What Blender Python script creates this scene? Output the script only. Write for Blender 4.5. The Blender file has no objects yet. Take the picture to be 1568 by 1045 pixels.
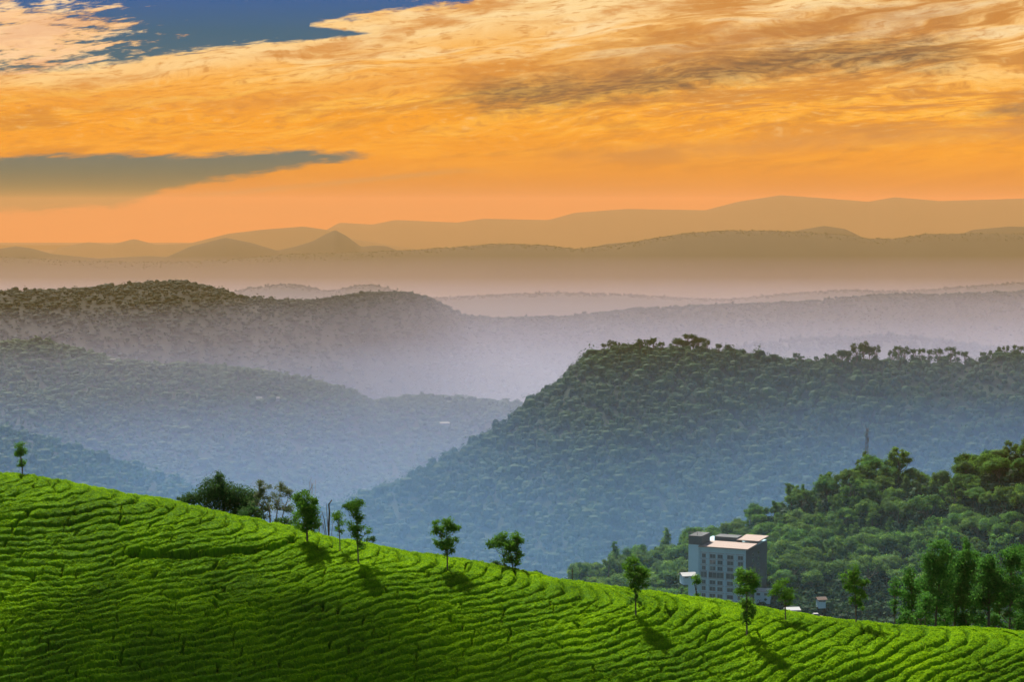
import bpy, math, random
import numpy as np
from mathutils import Vector

# ------------------------------------------------------------------ camera, light, exposure
SC = bpy.context.scene
COL = SC.collection
W, H, F = 1568.0, 1045.0, 3144.0          # photograph size and focal length, both in its pixels
HORIZON = 320.0
TH = math.atan((H / 2 - HORIZON) / F)

cam_data = bpy.data.cameras.new("camera")
cam_data.sensor_width = 36.0
cam_data.lens = 36.0 * F / W
cam_data.clip_start = 1.0
cam_data.clip_end = 90000.0
cam = bpy.data.objects.new("camera", cam_data)
cam.rotation_euler = (math.pi / 2 - TH, 0, 0)
COL.objects.link(cam)
SC.camera = cam

SUN_AZ = math.atan2(-0.36, 0.93)
SUN_EL = math.radians(49)
sun_vec = Vector((math.sin(SUN_AZ) * math.cos(SUN_EL), math.cos(SUN_AZ) * math.cos(SUN_EL), math.sin(SUN_EL)))
sun_data = bpy.data.lights.new("sun", "SUN")
sun_data.energy = 5.0
sun_data.angle = math.radians(0.5)
sun_data.color = (1.0, 0.93, 0.80)
sun = bpy.data.objects.new("sun", sun_data)
sun.rotation_euler = sun_vec.to_track_quat('Z', 'Y').to_euler()
COL.objects.link(sun)

SC.view_settings.view_transform = 'Standard'
SC.view_settings.look = 'None'
SC.view_settings.gamma = 1.0
SC.view_settings.exposure = 1.2
SC.render.engine = 'CYCLES'
SC.cycles.use_denoising = True
SC.cycles.max_bounces = 8
SC.cycles.transparent_max_bounces = 8
SC.cycles.volume_bounces = 1
EXP = 2.0 ** SC.view_settings.exposure


def lin(r, g, b):
    out = []
    for c in (r, g, b):
        c /= 255.0
        out.append(c / 12.92 if c <= 0.04045 else ((c + 0.055) / 1.055) ** 2.4)
    return out


# ------------------------------------------------------------------ node helper
class NT:
    def __init__(self, tree):
        self.t = tree
        self.n, self.l = tree.nodes, tree.links

    def node(self, typ, **kw):
        n = self.n.new(typ)
        for k, v in kw.items():
            setattr(n, k, v)
        return n

    def put(self, sock, v):
        if hasattr(v, "is_output"):
            self.l.new(v, sock)
        else:
            try:
                sock.default_value = v
            except Exception:
                sock.default_value = (*v, 1.0)

    def math(self, op, a, b=0.0, c=None, clamp=False):
        n = self.node("ShaderNodeMath", operation=op, use_clamp=clamp)
        self.put(n.inputs[0], a)
        self.put(n.inputs[1], b)
        if c is not None:
            self.put(n.inputs[2], c)
        return n.outputs[0]

    def mix(self, fac, a, b, blend='MIX'):
        n = self.node("ShaderNodeMix", data_type='RGBA', blend_type=blend)
        n.clamp_factor = True
        self.put(n.inputs[0], fac)
        self.put(n.inputs[6], a)
        self.put(n.inputs[7], b)
        return n.outputs[2]

    def noise(self, vec, scale, detail=4.0, rough=0.55, dist=0.0, dim='3D'):
        n = self.node("ShaderNodeTexNoise", noise_dimensions=dim)
        if vec is not None:
            self.put(n.inputs["Vector"], vec)
        n.inputs["Scale"].default_value = scale
        n.inputs["Detail"].default_value = detail
        n.inputs["Roughness"].default_value = rough
        n.inputs["Distortion"].default_value = dist
        return n.outputs["Fac"]

    def ramp(self, fac, stops, interp='LINEAR'):
        n = self.node("ShaderNodeValToRGB")
        n.color_ramp.interpolation = interp
        els = n.color_ramp.elements
        while len(els) < len(stops):
            els.new(0.5)
        for e, (p, c) in zip(els, stops):
            e.position = p
            e.color = (*c, 1.0) if len(c) == 3 else c
        self.put(n.inputs[0], fac)
        return n.outputs[0]

    def step(self, v, lo, hi):
        n = self.node("ShaderNodeMapRange", interpolation_type='SMOOTHSTEP')
        self.put(n.inputs[0], v)
        self.put(n.inputs[1], lo)
        self.put(n.inputs[2], hi)
        return n.outputs[0]

    def curve(self, v, pts, x0, x1, y0, y1):
        """piecewise linear function of v"""
        t = self.math('DIVIDE', self.math('SUBTRACT', v, x0), x1 - x0, clamp=True)
        n = self.node("ShaderNodeFloatCurve")
        cv = n.mapping.curves[0]
        P = [((x - x0) / (x1 - x0), (y - y0) / (y1 - y0)) for x, y in pts]
        while len(cv.points) < len(P):
            cv.points.new(0.5, 0.5)
        for q, (x, y) in zip(cv.points, P):
            q.location = (min(max(x, 0), 1), min(max(y, 0), 1))
            q.handle_type = 'VECTOR'
        n.mapping.update()
        self.put(n.inputs["Value"], t)
        return self.math('ADD', self.math('MULTIPLY', n.outputs[0], y1 - y0), y0)


# ------------------------------------------------------------------ sky (a real sky at infinity, by direction)
world = bpy.data.worlds.new("World")
SC.world = world
world.use_nodes = True
wt = world.node_tree
wt.nodes.clear()
N = NT(wt)
out = N.node("ShaderNodeOutputWorld")
bg = N.node("ShaderNodeBackground")
wt.links.new(bg.outputs[0], out.inputs[0])
sky = N.node("ShaderNodeTexSky", sky_type='NISHITA')
sky.sun_disc = False
sky.sun_elevation = SUN_EL
sky.sun_rotation = SUN_AZ
SKY_STRENGTH = 0.055
tc = N.node("ShaderNodeTexCoord").outputs["Generated"]
sep = N.node("ShaderNodeSeparateXYZ")
wt.links.new(tc, sep.inputs[0])
dx, dy, dz = sep.outputs
dyc = N.math('MAXIMUM', dy, 0.02)
taz = N.math('DIVIDE', dx, dyc)           # tangent of azimuth and of elevation
tel = N.math('DIVIDE', dz, dyc)
A = N.math('MULTIPLY_ADD', taz, 1000.0, 0.0)     # milli-tangents: a handy unit, frame is about -250..250 wide
E = N.math('MULTIPLY_ADD', tel, 1000.0, 0.0)     # and 0..102 high above the horizon


def U(px):
    return (px - W / 2) / F * 1000.0


def V(py):
    return (HORIZON - py) / F * 1000.0


comb = N.node("ShaderNodeCombineXYZ")
tilt = 0.10
wt.links.new(N.math('MULTIPLY', A, 0.010), comb.inputs[0])
wt.links.new(N.math('MULTIPLY', N.math('SUBTRACT', E, N.math('MULTIPLY', A, tilt)), 0.052), comb.inputs[1])
streak = comb.outputs[0]
comb2 = N.node("ShaderNodeCombineXYZ")
wt.links.new(N.math('MULTIPLY', A, 0.020), comb2.inputs[0])
wt.links.new(N.math('MULTIPLY', N.math('SUBTRACT', E, N.math('MULTIPLY', A, 0.05)), 0.075), comb2.inputs[1])
puff = comb2.outputs[0]

comb4 = N.node("ShaderNodeCombineXYZ")
n_sweep = N.noise(streak, 0.9, 3, 0.5, 0.2)
wt.links.new(N.math('MULTIPLY', A, 0.0095), comb4.inputs[0])
E_b = N.math('ADD', E, N.math('MULTIPLY', N.math('SUBTRACT', n_sweep, 0.5), 26.0))
wt.links.new(N.math('MULTIPLY', N.math('SUBTRACT', E_b, N.math('MULTIPLY', A, 0.09)), 0.098), comb4.inputs[1])
n_big = N.noise(streak, 1.6, 8, 0.60, 0.3)
n_med = N.noise(comb4.outputs[0], 1.7, 8, 0.60, 0.35)
comb5 = N.node("ShaderNodeCombineXYZ")
wt.links.new(N.math('MULTIPLY', A, 0.014), comb5.inputs[0])
wt.links.new(N.math('MULTIPLY', N.math('SUBTRACT', E_b, N.math('MULTIPLY', A, 0.08)), 0.085), comb5.inputs[1])
n_fine = N.noise(comb5.outputs[0], 8.0, 7, 0.62, 0.2)
n_rag = N.noise(puff, 3.2, 9, 0.70, 0.2)
comb3 = N.node("ShaderNodeCombineXYZ")
wt.links.new(N.math('MULTIPLY', A, 0.016), comb3.inputs[0])
wt.links.new(N.math('MULTIPLY', N.math('SUBTRACT', E, N.math('MULTIPLY', A, 0.10)), 0.10), comb3.inputs[1])
n_wisp = N.noise(comb3.outputs[0], 3.4, 9, 0.66, 0.15)

# colour of the lit cloud sheet with elevation (sunset glow)
f_el = N.math('DIVIDE', E, 110.0, clamp=True)
base = N.ramp(f_el, [(0.0, lin(196, 122, 0)), (0.08, lin(210, 132, 0)), (0.22, lin(240, 156, 6)), (0.42, lin(250, 165, 26)),
                     (0.60, lin(250, 180, 78)), (0.75, lin(250, 190, 102)), (0.93, lin(252, 196, 118))])
bright = N.ramp(f_el, [(0.0, lin(200, 126, 0)), (0.08, lin(216, 136, 0)), (0.25, lin(252, 172, 24)), (0.5, lin(255, 196, 80)), (0.72, lin(255, 224, 165)),
                       (0.95, lin(255, 228, 178))])
shade = N.ramp(f_el, [(0.0, lin(176, 92, 0)), (0.3, lin(212, 138, 34)), (0.55, lin(214, 138, 52)), (0.9, lin(214, 145, 74))])
cl = N.mix(N.step(n_med, 0.44, 0.66), base, bright)
# a pale wind-combed band along the upper left edge of the sheet
band = N.curve(A, [(-320, 78), (U(0), 68), (U(200), 71), (U(420), 80), (U(600), 86), (U(800), 96), (U(1100), 104), (320, 110)], -320, 320, 40, 120)
bd = N.math('ABSOLUTE', N.math('SUBTRACT', E, N.math('ADD', band, N.math('MULTIPLY', N.math('SUBTRACT', n_big, 0.5), 14.0))))
bmask = N.math('SUBTRACT', 1.0, N.step(bd, 2.0, 15.0))
cl = N.mix(N.math('MULTIPLY', bmask, N.math('MULTIPLY_ADD', n_med, 0.9, 0.30)), cl, lin(255, 222, 160))
cl = N.mix(N.math('MULTIPLY', N.step(n_big, 0.50, 0.36), N.math('MULTIPLY', 0.8, N.step(E, 8.0, 30.0))), cl, shade)
rightness = N.step(A, U(620), U(1300))
cl = N.mix(N.math('MULTIPLY', N.math('MULTIPLY', N.step(n_med, 0.52, 0.40), rightness), N.math('MULTIPLY', 0.95, N.step(E, 20.0, 55.0))), cl, lin(204, 138, 66))
cl = N.mix(N.math('MULTIPLY', N.step(n_fine, 0.50, 0.32), N.math('MULTIPLY', 0.70, N.step(E, 14.0, 50.0))), cl, lin(205, 135, 60))
cl = N.mix(N.math('MULTIPLY', N.step(n_fine, 0.52, 0.72), N.math('MULTIPLY', 0.5, N.step(E, 14.0, 50.0))), cl, lin(255, 215, 140))


def streak_mask(pts, half, amp, soft):
    c = N.curve(A, pts, -320, 320, 0, 120)
    d = N.math('ABSOLUTE', N.math('SUBTRACT', E, c))
    d = N.math('ADD', d, N.math('MULTIPLY', N.math('SUBTRACT', n_rag, 0.5), amp))
    return N.math('SUBTRACT', 1.0, N.step(d, half - soft, half + soft))


def within(a, b, soft):
    return N.math('MULTIPLY', N.step(A, a - soft, a + soft), N.math('SUBTRACT', 1.0, N.step(A, b - soft, b + soft)))


# grey-brown streaks in the sheet
m1 = N.math('MULTIPLY', streak_mask([(-320, 40), (U(700), V(150)), (U(900), V(138)), (U(1080), V(112)), (U(1250), V(88)), (U(1450), V(82)), (320, V(75))], 6.5, 24.0, 7.0), within(U(700), U(1470), 22))
cl = N.mix(N.math('MULTIPLY', m1, N.math('MULTIPLY_ADD', N.step(n_fine, 0.60, 0.38), 0.35, 0.62)), cl, lin(118, 88, 66))
m1b = N.math('MULTIPLY', streak_mask([(-320, 70), (U(850), V(112)), (U(1100), V(70)), (U(1300), V(35)), (320, V(10))], 6.0, 30.0, 9.0), within(U(860), U(1500), 30))
cl = N.mix(N.math('MULTIPLY', m1b, 0.65), cl, lin(182, 122, 70))
m2 = N.math('MULTIPLY', streak_mask([(-320, 40), (U(1480), V(175)), (U(1568), V(168)), (320, V(165))], 2.0, 12.0, 3.5), within(U(1500), 400, 12))
cl = N.mix(N.math('MULTIPLY', m2, 0.85), cl, lin(150, 112, 80))
m3 = N.math('MULTIPLY', streak_mask([(-320, 30), (U(900), V(240)), (U(1200), V(222)), (U(1400), V(206)), (320, V(195))], 3.5, 9.0, 5.0), within(U(880), 400, 60))
cl = N.mix(N.math('MULTIPLY', m3, 0.55), cl, lin(203, 142, 80))
m4 = N.math('MULTIPLY', streak_mask([(-320, 16), (U(240), V(300)), (U(330), V(298)), (U(700), V(262)), (320, V(262))], 0.8, 4.0, 1.6), within(U(255), U(720), 22))
cl = N.mix(N.math('MULTIPLY', m4, 0.55), cl, lin(190, 150, 95))
m5 = N.math('MULTIPLY', streak_mask([(-320, 50), (U(60), V(150)), (U(400), V(160)), (U(700), V(112)), (320, V(100))], 4.0, 20.0, 8.0), within(U(0), U(760), 40))
cl = N.mix(N.math('MULTIPLY', m5, 0.5), cl, lin(226, 148, 62))

# gaps of clear sky
clear = N.ramp(f_el, [(0.0, lin(30, 60, 30)), (0.10, lin(50, 84, 78)), (0.26, lin(74, 104, 114)), (0.5, lin(70, 104, 110)), (0.78, lin(46, 96, 128)), (0.95, lin(36, 92, 158))])


def gap(top, bot, soft, amp):
    jit = N.math('ADD', N.math('MULTIPLY', N.math('SUBTRACT', n_wisp, 0.5), amp), N.math('MULTIPLY', N.math('SUBTRACT', n_fine, 0.5), amp * 0.5))
    t = N.math('ADD', N.curve(A, top, -320, 320, -20, 160), jit)
    b = N.math('ADD', N.curve(A, bot, -320, 320, -20, 160), jit)
    return N.math('MULTIPLY', N.step(N.math('SUBTRACT', t, E), -soft, soft), N.step(N.math('SUBTRACT', E, b), -soft, soft))


def uv(pts):
    return [(-320, V(pts[0][1]))] + [(U(x), V(y)) for x, y in pts] + [(320, V(pts[-1][1]))]


gA = gap(uv([(0, -140), (1500, -140)]), uv([(0, 112), (110, 108), (200, 96), (280, 81), (370, 71), (470, 63), (478, 38), (560, 26), (640, 14), (735, 2), (775, -12), (900, -150)]), 1.5, 12.0)
gB = gap(uv([(400, 62), (470, 41), (570, 53), (600, 60)]), uv([(400, 60), (455, 64), (480, 63), (520, 59), (570, 53), (600, 40)]), 0.7, 3.0)
gC = gap(uv([(0, 241), (100, 238), (200, 237), (300, 239), (380, 234), (450, 231), (560, 237), (600, 250)]), uv([(0, 323), (100, 320), (190, 313), (236, 298), (250, 291), (330, 276), (420, 262), (500, 249), (560, 239), (600, 230)]), 2.0, 9.0)
# the ragged cloud at the upper left hides most of the clear sky there
cx = N.math('DIVIDE', N.math('SUBTRACT', A, U(35)), 44.0)
cy = N.math('DIVIDE', N.math('SUBTRACT', E, V(58)), 15.5)
rr = N.math('SQRT', N.math('ADD', N.math('MULTIPLY', cx, cx), N.math('MULTIPLY', cy, cy)))
rr = N.math('ADD', rr, N.math('MULTIPLY', N.math('SUBTRACT', n_wisp, 0.52), 5.0))
corner = N.math('SUBTRACT', 1.0, N.step(rr, 0.55, 1.25))
cl = N.mix(N.math('MULTIPLY', N.math('SUBTRACT', 1.0, N.step(rr, 0.2, 1.3)), N.math('MULTIPLY', 0.6, gA)), cl, lin(255, 214, 176))
gA = N.math('MULTIPLY', gA, N.math('SUBTRACT', 1.0, corner))
g = N.math('MAXIMUM', N.math('MAXIMUM', gA, gB), gC)
cl = N.mix(g, cl, clear)
# the sheet ends above and to the sides, where the ordinary daylight sky takes over
sheet = N.math('MULTIPLY', N.step(N.math('SUBTRACT', 0.0, tel), -0.42, -0.16), N.step(N.math('SUBTRACT', 0.0, N.math('ABSOLUTE', taz)), -1.3, -0.6))
sheet = N.math('MULTIPLY', sheet, N.step(dy, 0.05, 0.3))
gain = N.node("ShaderNodeMix", data_type='RGBA', blend_type='MULTIPLY')
gain.inputs[0].default_value = 1.0
GLOW = 1.0 / EXP
wt.links.new(cl, gain.inputs[6])
gain.inputs[7].default_value = (GLOW, GLOW, GLOW, 1)
dim = N.node("ShaderNodeMix", data_type='RGBA', blend_type='MULTIPLY')
dim.inputs[0].default_value = 1.0
wt.links.new(sky.outputs[0], dim.inputs[6])
dim.inputs[7].default_value = (SKY_STRENGTH, SKY_STRENGTH, SKY_STRENGTH, 1)
wt.links.new(N.mix(sheet, dim.outputs[2], gain.outputs[2]), bg.inputs[0])
bg.inputs[1].default_value = 1.0

# ------------------------------------------------------------------ generic helpers
rng = np.random.default_rng(11)
random.seed(11)
CT, ST = math.cos(TH), math.sin(TH)


def ray(x, y):
    """pixel of the photograph -> (X/Y, Z/Y) of its line of sight"""
    u, v = (x - W / 2) / F, (H / 2 - y) / F
    yy = CT + v * ST
    return u / yy, (-ST + v * CT) / yy


def at(x, y, Y):
    a, b = ray(x, y)
    return Vector((a * Y, Y, b * Y))


def mpp(Y):
    return Y / F


def _hash(ix, iy, seed):
    h = (ix.astype(np.int64) * 374761393 + iy.astype(np.int64) * 668265263 + seed * 974634777) & 0xffffffff
    h = ((h ^ (h >> 13)) * 1274126177) & 0xffffffff
    h = h ^ (h >> 16)
    return (h & 0xffff) / 65535.0


def vnoise(x, y, seed=0):
    ix, iy = np.floor(x), np.floor(y)
    fx, fy = x - ix, y - iy
    fx, fy = fx * fx * (3 - 2 * fx), fy * fy * (3 - 2 * fy)
    a, b = _hash(ix, iy, seed), _hash(ix + 1, iy, seed)
    c, d = _hash(ix, iy + 1, seed), _hash(ix + 1, iy + 1, seed)
    return (a + (b - a) * fx) * (1 - fy) + (c + (d - c) * fx) * fy


def fbm(x, y, octv=4, seed=0, gain=0.5):
    s, amp, tot = 0.0, 1.0, 0.0
    for o in range(octv):
        s = s + amp * vnoise(x * 2 ** o + 17.3 * o, y * 2 ** o - 9.1 * o, seed + o)
        tot += amp
        amp *= gain
    return s / tot


def mesh_obj(name, V_, F_, mats, parent=None, tint=None, midx=None, smooth=False, loc=None):
    """V_ (n,3), F_ (m,3|4) arrays -> one linked mesh object"""
    V_ = np.asarray(V_, dtype=np.float32)
    F_ = np.asarray(F_, dtype=np.int32)
    me = bpy.data.meshes.new(name)
    k = F_.shape[1]
    me.vertices.add(len(V_))
    me.vertices.foreach_set("co", V_.ravel())
    me.loops.add(F_.size)
    me.loops.foreach_set("vertex_index", F_.ravel())
    me.polygons.add(len(F_))
    me.polygons.foreach_set("loop_start", np.arange(0, F_.size, k, dtype=np.int32))
    if midx is not None:
        me.polygons.foreach_set("material_index", np.asarray(midx, dtype=np.int32))
    me.polygons.foreach_set("use_smooth", np.full(len(F_), smooth, dtype=bool))
    me.update(calc_edges=True)
    if tint is not None:
        at_ = me.attributes.new("tint", 'FLOAT', 'FACE')
        at_.data.foreach_set("value", np.asarray(tint, dtype=np.float32))
    for m in (mats if isinstance(mats, (list, tuple)) else [mats]):
        me.materials.append(m)
    o = bpy.data.objects.new(name, me)
    COL.objects.link(o)
    if parent is not None:
        o.parent = parent
    if loc is not None:
        o.location = loc
    return o


def tag(o, label=None, cat=None, group=None, kind=None):
    for k, v in (("label", label), ("category", cat), ("group", group), ("kind", kind)):
        if v:
            o[k] = v
    return o


def thing(name, label, cat, loc, group=None, rz=0.0):
    o = bpy.data.objects.new(name, None)
    o.empty_display_size = 0.5
    COL.objects.link(o)
    o.location = loc
    o.rotation_euler = (0, 0, rz)
    return tag(o, label, cat, group)


class MB:
    """collects quads"""

    def __init__(self):
        self.v, self.f, self.n = [], [], 0

    def add(self, V_, F_):
        V_ = np.asarray(V_, float)
        F_ = np.asarray(F_, int)
        self.v.append(V_)
        self.f.append(F_ + self.n)
        self.n += len(V_)

    def box(self, x0, x1, y0, y1, z0, z1):
        self.add([(x0, y0, z0), (x1, y0, z0), (x1, y1, z0), (x0, y1, z0), (x0, y0, z1), (x1, y0, z1), (x1, y1, z1), (x0, y1, z1)],
                 [(0, 3, 2, 1), (4, 5, 6, 7), (0, 1, 5, 4), (1, 2, 6, 5), (2, 3, 7, 6), (3, 0, 4, 7)])

    def tube(self, pts, radii, n=6):
        pts = np.asarray(pts, float)
        k = len(pts)
        vs = []
        for i in range(k):
            d = pts[min(i + 1, k - 1)] - pts[max(i - 1, 0)]
            d = d / (np.linalg.norm(d) + 1e-9)
            ref = np.array([1.0, 0, 0]) if abs(d[0]) < 0.8 else np.array([0, 1.0, 0])
            a = np.cross(d, ref)
            a /= np.linalg.norm(a)
            b = np.cross(d, a)
            for j in range(n):
                t = 2 * math.pi * j / n
                vs.append(pts[i] + radii[i] * (math.cos(t) * a + math.sin(t) * b))
        fs = [(i * n + j, i * n + (j + 1) % n, (i + 1) * n + (j + 1) % n, (i + 1) * n + j) for i in range(k - 1) for j in range(n)]
        # caps as a fan of degenerate-free quads (n = 6: two quads each end)
        if n == 6:
            for o in (0, (k - 1) * n):
                fs += [(o, o + 1, o + 2, o + 3), (o, o + 3, o + 4, o + 5)]
        elif n == 4:
            fs += [(0, 1, 2, 3), ((k - 1) * n, (k - 1) * n + 1, (k - 1) * n + 2, (k - 1) * n + 3)]
        self.add(vs, fs)

    def arrays(self):
        return np.concatenate(self.v), np.concatenate(self.f)

    def build(self, name, mat, parent=None, smooth=False, loc=None):
        v, f = self.arrays()
        return mesh_obj(name, v, f, mat, parent, smooth=smooth, loc=loc)


def leaf_quads(C, Nrm, size, aspect=0.55, r=rng):
    """one quad per centre, facing roughly along Nrm"""
    n = len(C)
    t = r.normal(size=(n, 3))
    Nn = Nrm / (np.linalg.norm(Nrm, axis=1, keepdims=True) + 1e-9)
    t -= (t * Nn).sum(1, keepdims=True) * Nn
    t /= np.linalg.norm(t, axis=1, keepdims=True) + 1e-9
    b = np.cross(Nn, t)
    s = np.asarray(size).reshape(-1, 1) * 0.5
    w = s * aspect
    # a slightly folded rhombus-like leaf: tip, side, base, side
    V_ = np.stack([C - t * s, C + b * w + t * s * 0.15 + Nn * w * 0.25, C + t * s, C - b * w + t * s * 0.15 + Nn * w * 0.25], 1).reshape(-1, 3)
    F_ = np.arange(4 * n).reshape(n, 4)
    return V_, F_


# ------------------------------------------------------------------ materials
def new_mat(name):
    m = bpy.data.materials.new(name)
    m.use_nodes = True
    m.node_tree.nodes.clear()
    n = NT(m.node_tree)
    o = n.node("ShaderNodeOutputMaterial")
    return m, n, o


def surf(name, color, rough=0.7, spec=0.3, var=0.25, scale=2.0, metallic=0.0, bump=0.0):
    m, n, o = new_mat(name)
    p = n.node("ShaderNodeBsdfPrincipled")
    tcn = n.node("ShaderNodeTexCoord").outputs["Object"]
    f = n.noise(tcn, scale, 6, 0.6)
    c = n.mix(f, [x * (1 - var) for x in color], [min(1, x * (1 + var)) for x in color])
    n.put(p.inputs["Base Color"], c)
    p.inputs["Roughness"].default_value = rough
    p.inputs["Specular IOR Level"].default_value = spec
    p.inputs["Metallic"].default_value = metallic
    if bump:
        bn = n.node("ShaderNodeBump")
        bn.inputs["Strength"].default_value = bump
        n.put(bn.inputs["Height"], f)
        n.l.new(bn.outputs[0], p.inputs["Normal"])
    n.l.new(p.outputs[0], o.inputs[0])
    return m


def leafy(name, dark, mid, light, trans=0.4, obj_var=0.0, warm=(0.10, 0.09, 0.02), rough=0.75, spec=0.08, world_noise=0.0, tcol=None):
    """leaf material: per-leaf tint, per-tree variation, light passes through"""
    m, n, o = new_mat(name)
    a = n.node("ShaderNodeAttribute", attribute_name="tint").outputs["Fac"]
    if world_noise:
        geo = n.node("ShaderNodeNewGeometry").outputs["Position"]
        w1 = n.noise(geo, world_noise, 4, 0.6)
        a = n.math('ADD', n.math('MULTIPLY', a, 0.75), n.math('MULTIPLY', n.math('SUBTRACT', w1, 0.42), 0.9), clamp=True)
    c = n.ramp(a, [(0.0, dark), (0.5, mid), (1.0, light)])
    if obj_var:
        oi = n.node("ShaderNodeObjectInfo").outputs["Random"]
        hs = n.node("ShaderNodeHueSaturation")
        n.put(hs.inputs["Color"], c)
        n.put(hs.inputs["Value"], n.math('MULTIPLY_ADD', oi, obj_var * 1.4, 1.0 - obj_var * 0.7))
        n.put(hs.inputs["Hue"], n.math('MULTIPLY_ADD', n.math('FRACT', n.math('MULTIPLY', oi, 7.31)), 0.05, 0.475))
        c = hs.outputs[0]
        c = n.mix(n.math('MULTIPLY', n.step(n.math('FRACT', n.math('MULTIPLY', oi, 13.7)), 0.78, 1.0), 0.6), c, warm)
    p = n.node("ShaderNodeBsdfPrincipled")
    n.put(p.inputs["Base Color"], c)
    p.inputs["Roughness"].default_value = rough
    p.inputs["Specular IOR Level"].default_value = spec
    tr = n.node("ShaderNodeBsdfTranslucent")
    n.put(tr.inputs[0], n.mix(0.5, c, tcol or [x * 1.15 for x in light]))
    ms = n.node("ShaderNodeMixShader")
    ms.inputs[0].default_value = trans
    n.l.new(p.outputs[0], ms.inputs[1])
    n.l.new(tr.outputs[0], ms.inputs[2])
    n.l.new(ms.outputs[0], o.inputs[0])
    return m


def hill_mat(name, dark, light, patch, scale):
    m, n, o = new_mat(name)
    p = n.node("ShaderNodeBsdfPrincipled")
    geo = n.node("ShaderNodeNewGeometry").outputs["Position"]
    f = n.noise(geo, scale, 8, 0.65)
    f2 = n.noise(geo, scale * 0.22, 5, 0.6, 0.4)
    c = n.mix(n.step(f, 0.35, 0.65), dark, light)
    c = n.mix(n.math('MULTIPLY', n.step(f2, 0.60, 0.72), 0.7), c, patch)
    n.put(p.inputs["Base Color"], c)
    p.inputs["Roughness"].default_value = 0.95
    p.inputs["Specular IOR Level"].default_value = 0.1
    n.l.new(p.outputs[0], o.inputs[0])
    return m


M = {}
M['soil'] = surf('soil', (0.035, 0.030, 0.016), 0.95, 0.1, 0.5, 1.2)
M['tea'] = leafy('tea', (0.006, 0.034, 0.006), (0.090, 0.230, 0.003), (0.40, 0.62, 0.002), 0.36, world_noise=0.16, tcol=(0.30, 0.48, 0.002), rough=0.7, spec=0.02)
M['bark'] = surf('bark', (0.075, 0.058, 0.040), 0.9, 0.2, 0.5, 6.0, bump=0.4)
M['bark_pale'] = surf('bark_pale', (0.20, 0.17, 0.13), 0.9, 0.2, 0.4, 6.0, bump=0.4)
M['oak'] = leafy('oak', (0.014, 0.055, 0.008), (0.040, 0.13, 0.012), (0.11, 0.25, 0.020), 0.45)
M['darkleaf'] = leafy('darkleaf', (0.010, 0.040, 0.012), (0.026, 0.080, 0.020), (0.060, 0.13, 0.030), 0.42)
M['paleleaf'] = leafy('paleleaf', (0.045, 0.070, 0.028), (0.085, 0.12, 0.045), (0.14, 0.18, 0.08), 0.35)
M['grove'] = leafy('grove', (0.010, 0.048, 0.012), (0.028, 0.115, 0.018), (0.09, 0.24, 0.030), 0.42)
M['forest'] = leafy('forest', (0.004, 0.028, 0.010), (0.026, 0.100, 0.022), (0.16, 0.30, 0.040), 0.35, obj_var=0.5, warm=(0.07, 0.11, 0.04))
M['wood'] = leafy('wood', (0.010, 0.038, 0.014), (0.018, 0.058, 0.018), (0.036, 0.085, 0.024), 0.28, world_noise=0.012)
M['slopewood'] = leafy('slopewood', (0.008, 0.034, 0.012), (0.017, 0.056, 0.017), (0.034, 0.086, 0.022), 0.30, world_noise=0.010)
M['shrub'] = leafy('shrub', (0.003, 0.016, 0.006), (0.010, 0.040, 0.012), (0.035, 0.085, 0.020), 0.22, world_noise=0.05)
M['ridgewood'] = leafy('ridgewood', (0.005, 0.020, 0.014), (0.007, 0.024, 0.016), (0.010, 0.030, 0.019), 0.30, world_noise=0.004)
M['hillnear'] = hill_mat('hillnear', (0.003, 0.010, 0.004), (0.006, 0.016, 0.006), (0.010, 0.018, 0.008), 0.05)
M['hillmid'] = hill_mat('hillmid', (0.0012, 0.0045, 0.0028), (0.002, 0.006, 0.0035), (0.003, 0.007, 0.004), 0.02)
M['hillfar'] = hill_mat('hillfar', (0.0012, 0.0035, 0.003), (0.0018, 0.0048, 0.0035), (0.004, 0.007, 0.004), 0.006)
M['valley'] = hill_mat('valley', (0.022, 0.036, 0.016), (0.05, 0.06, 0.028), (0.09, 0.085, 0.05), 0.01)


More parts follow.
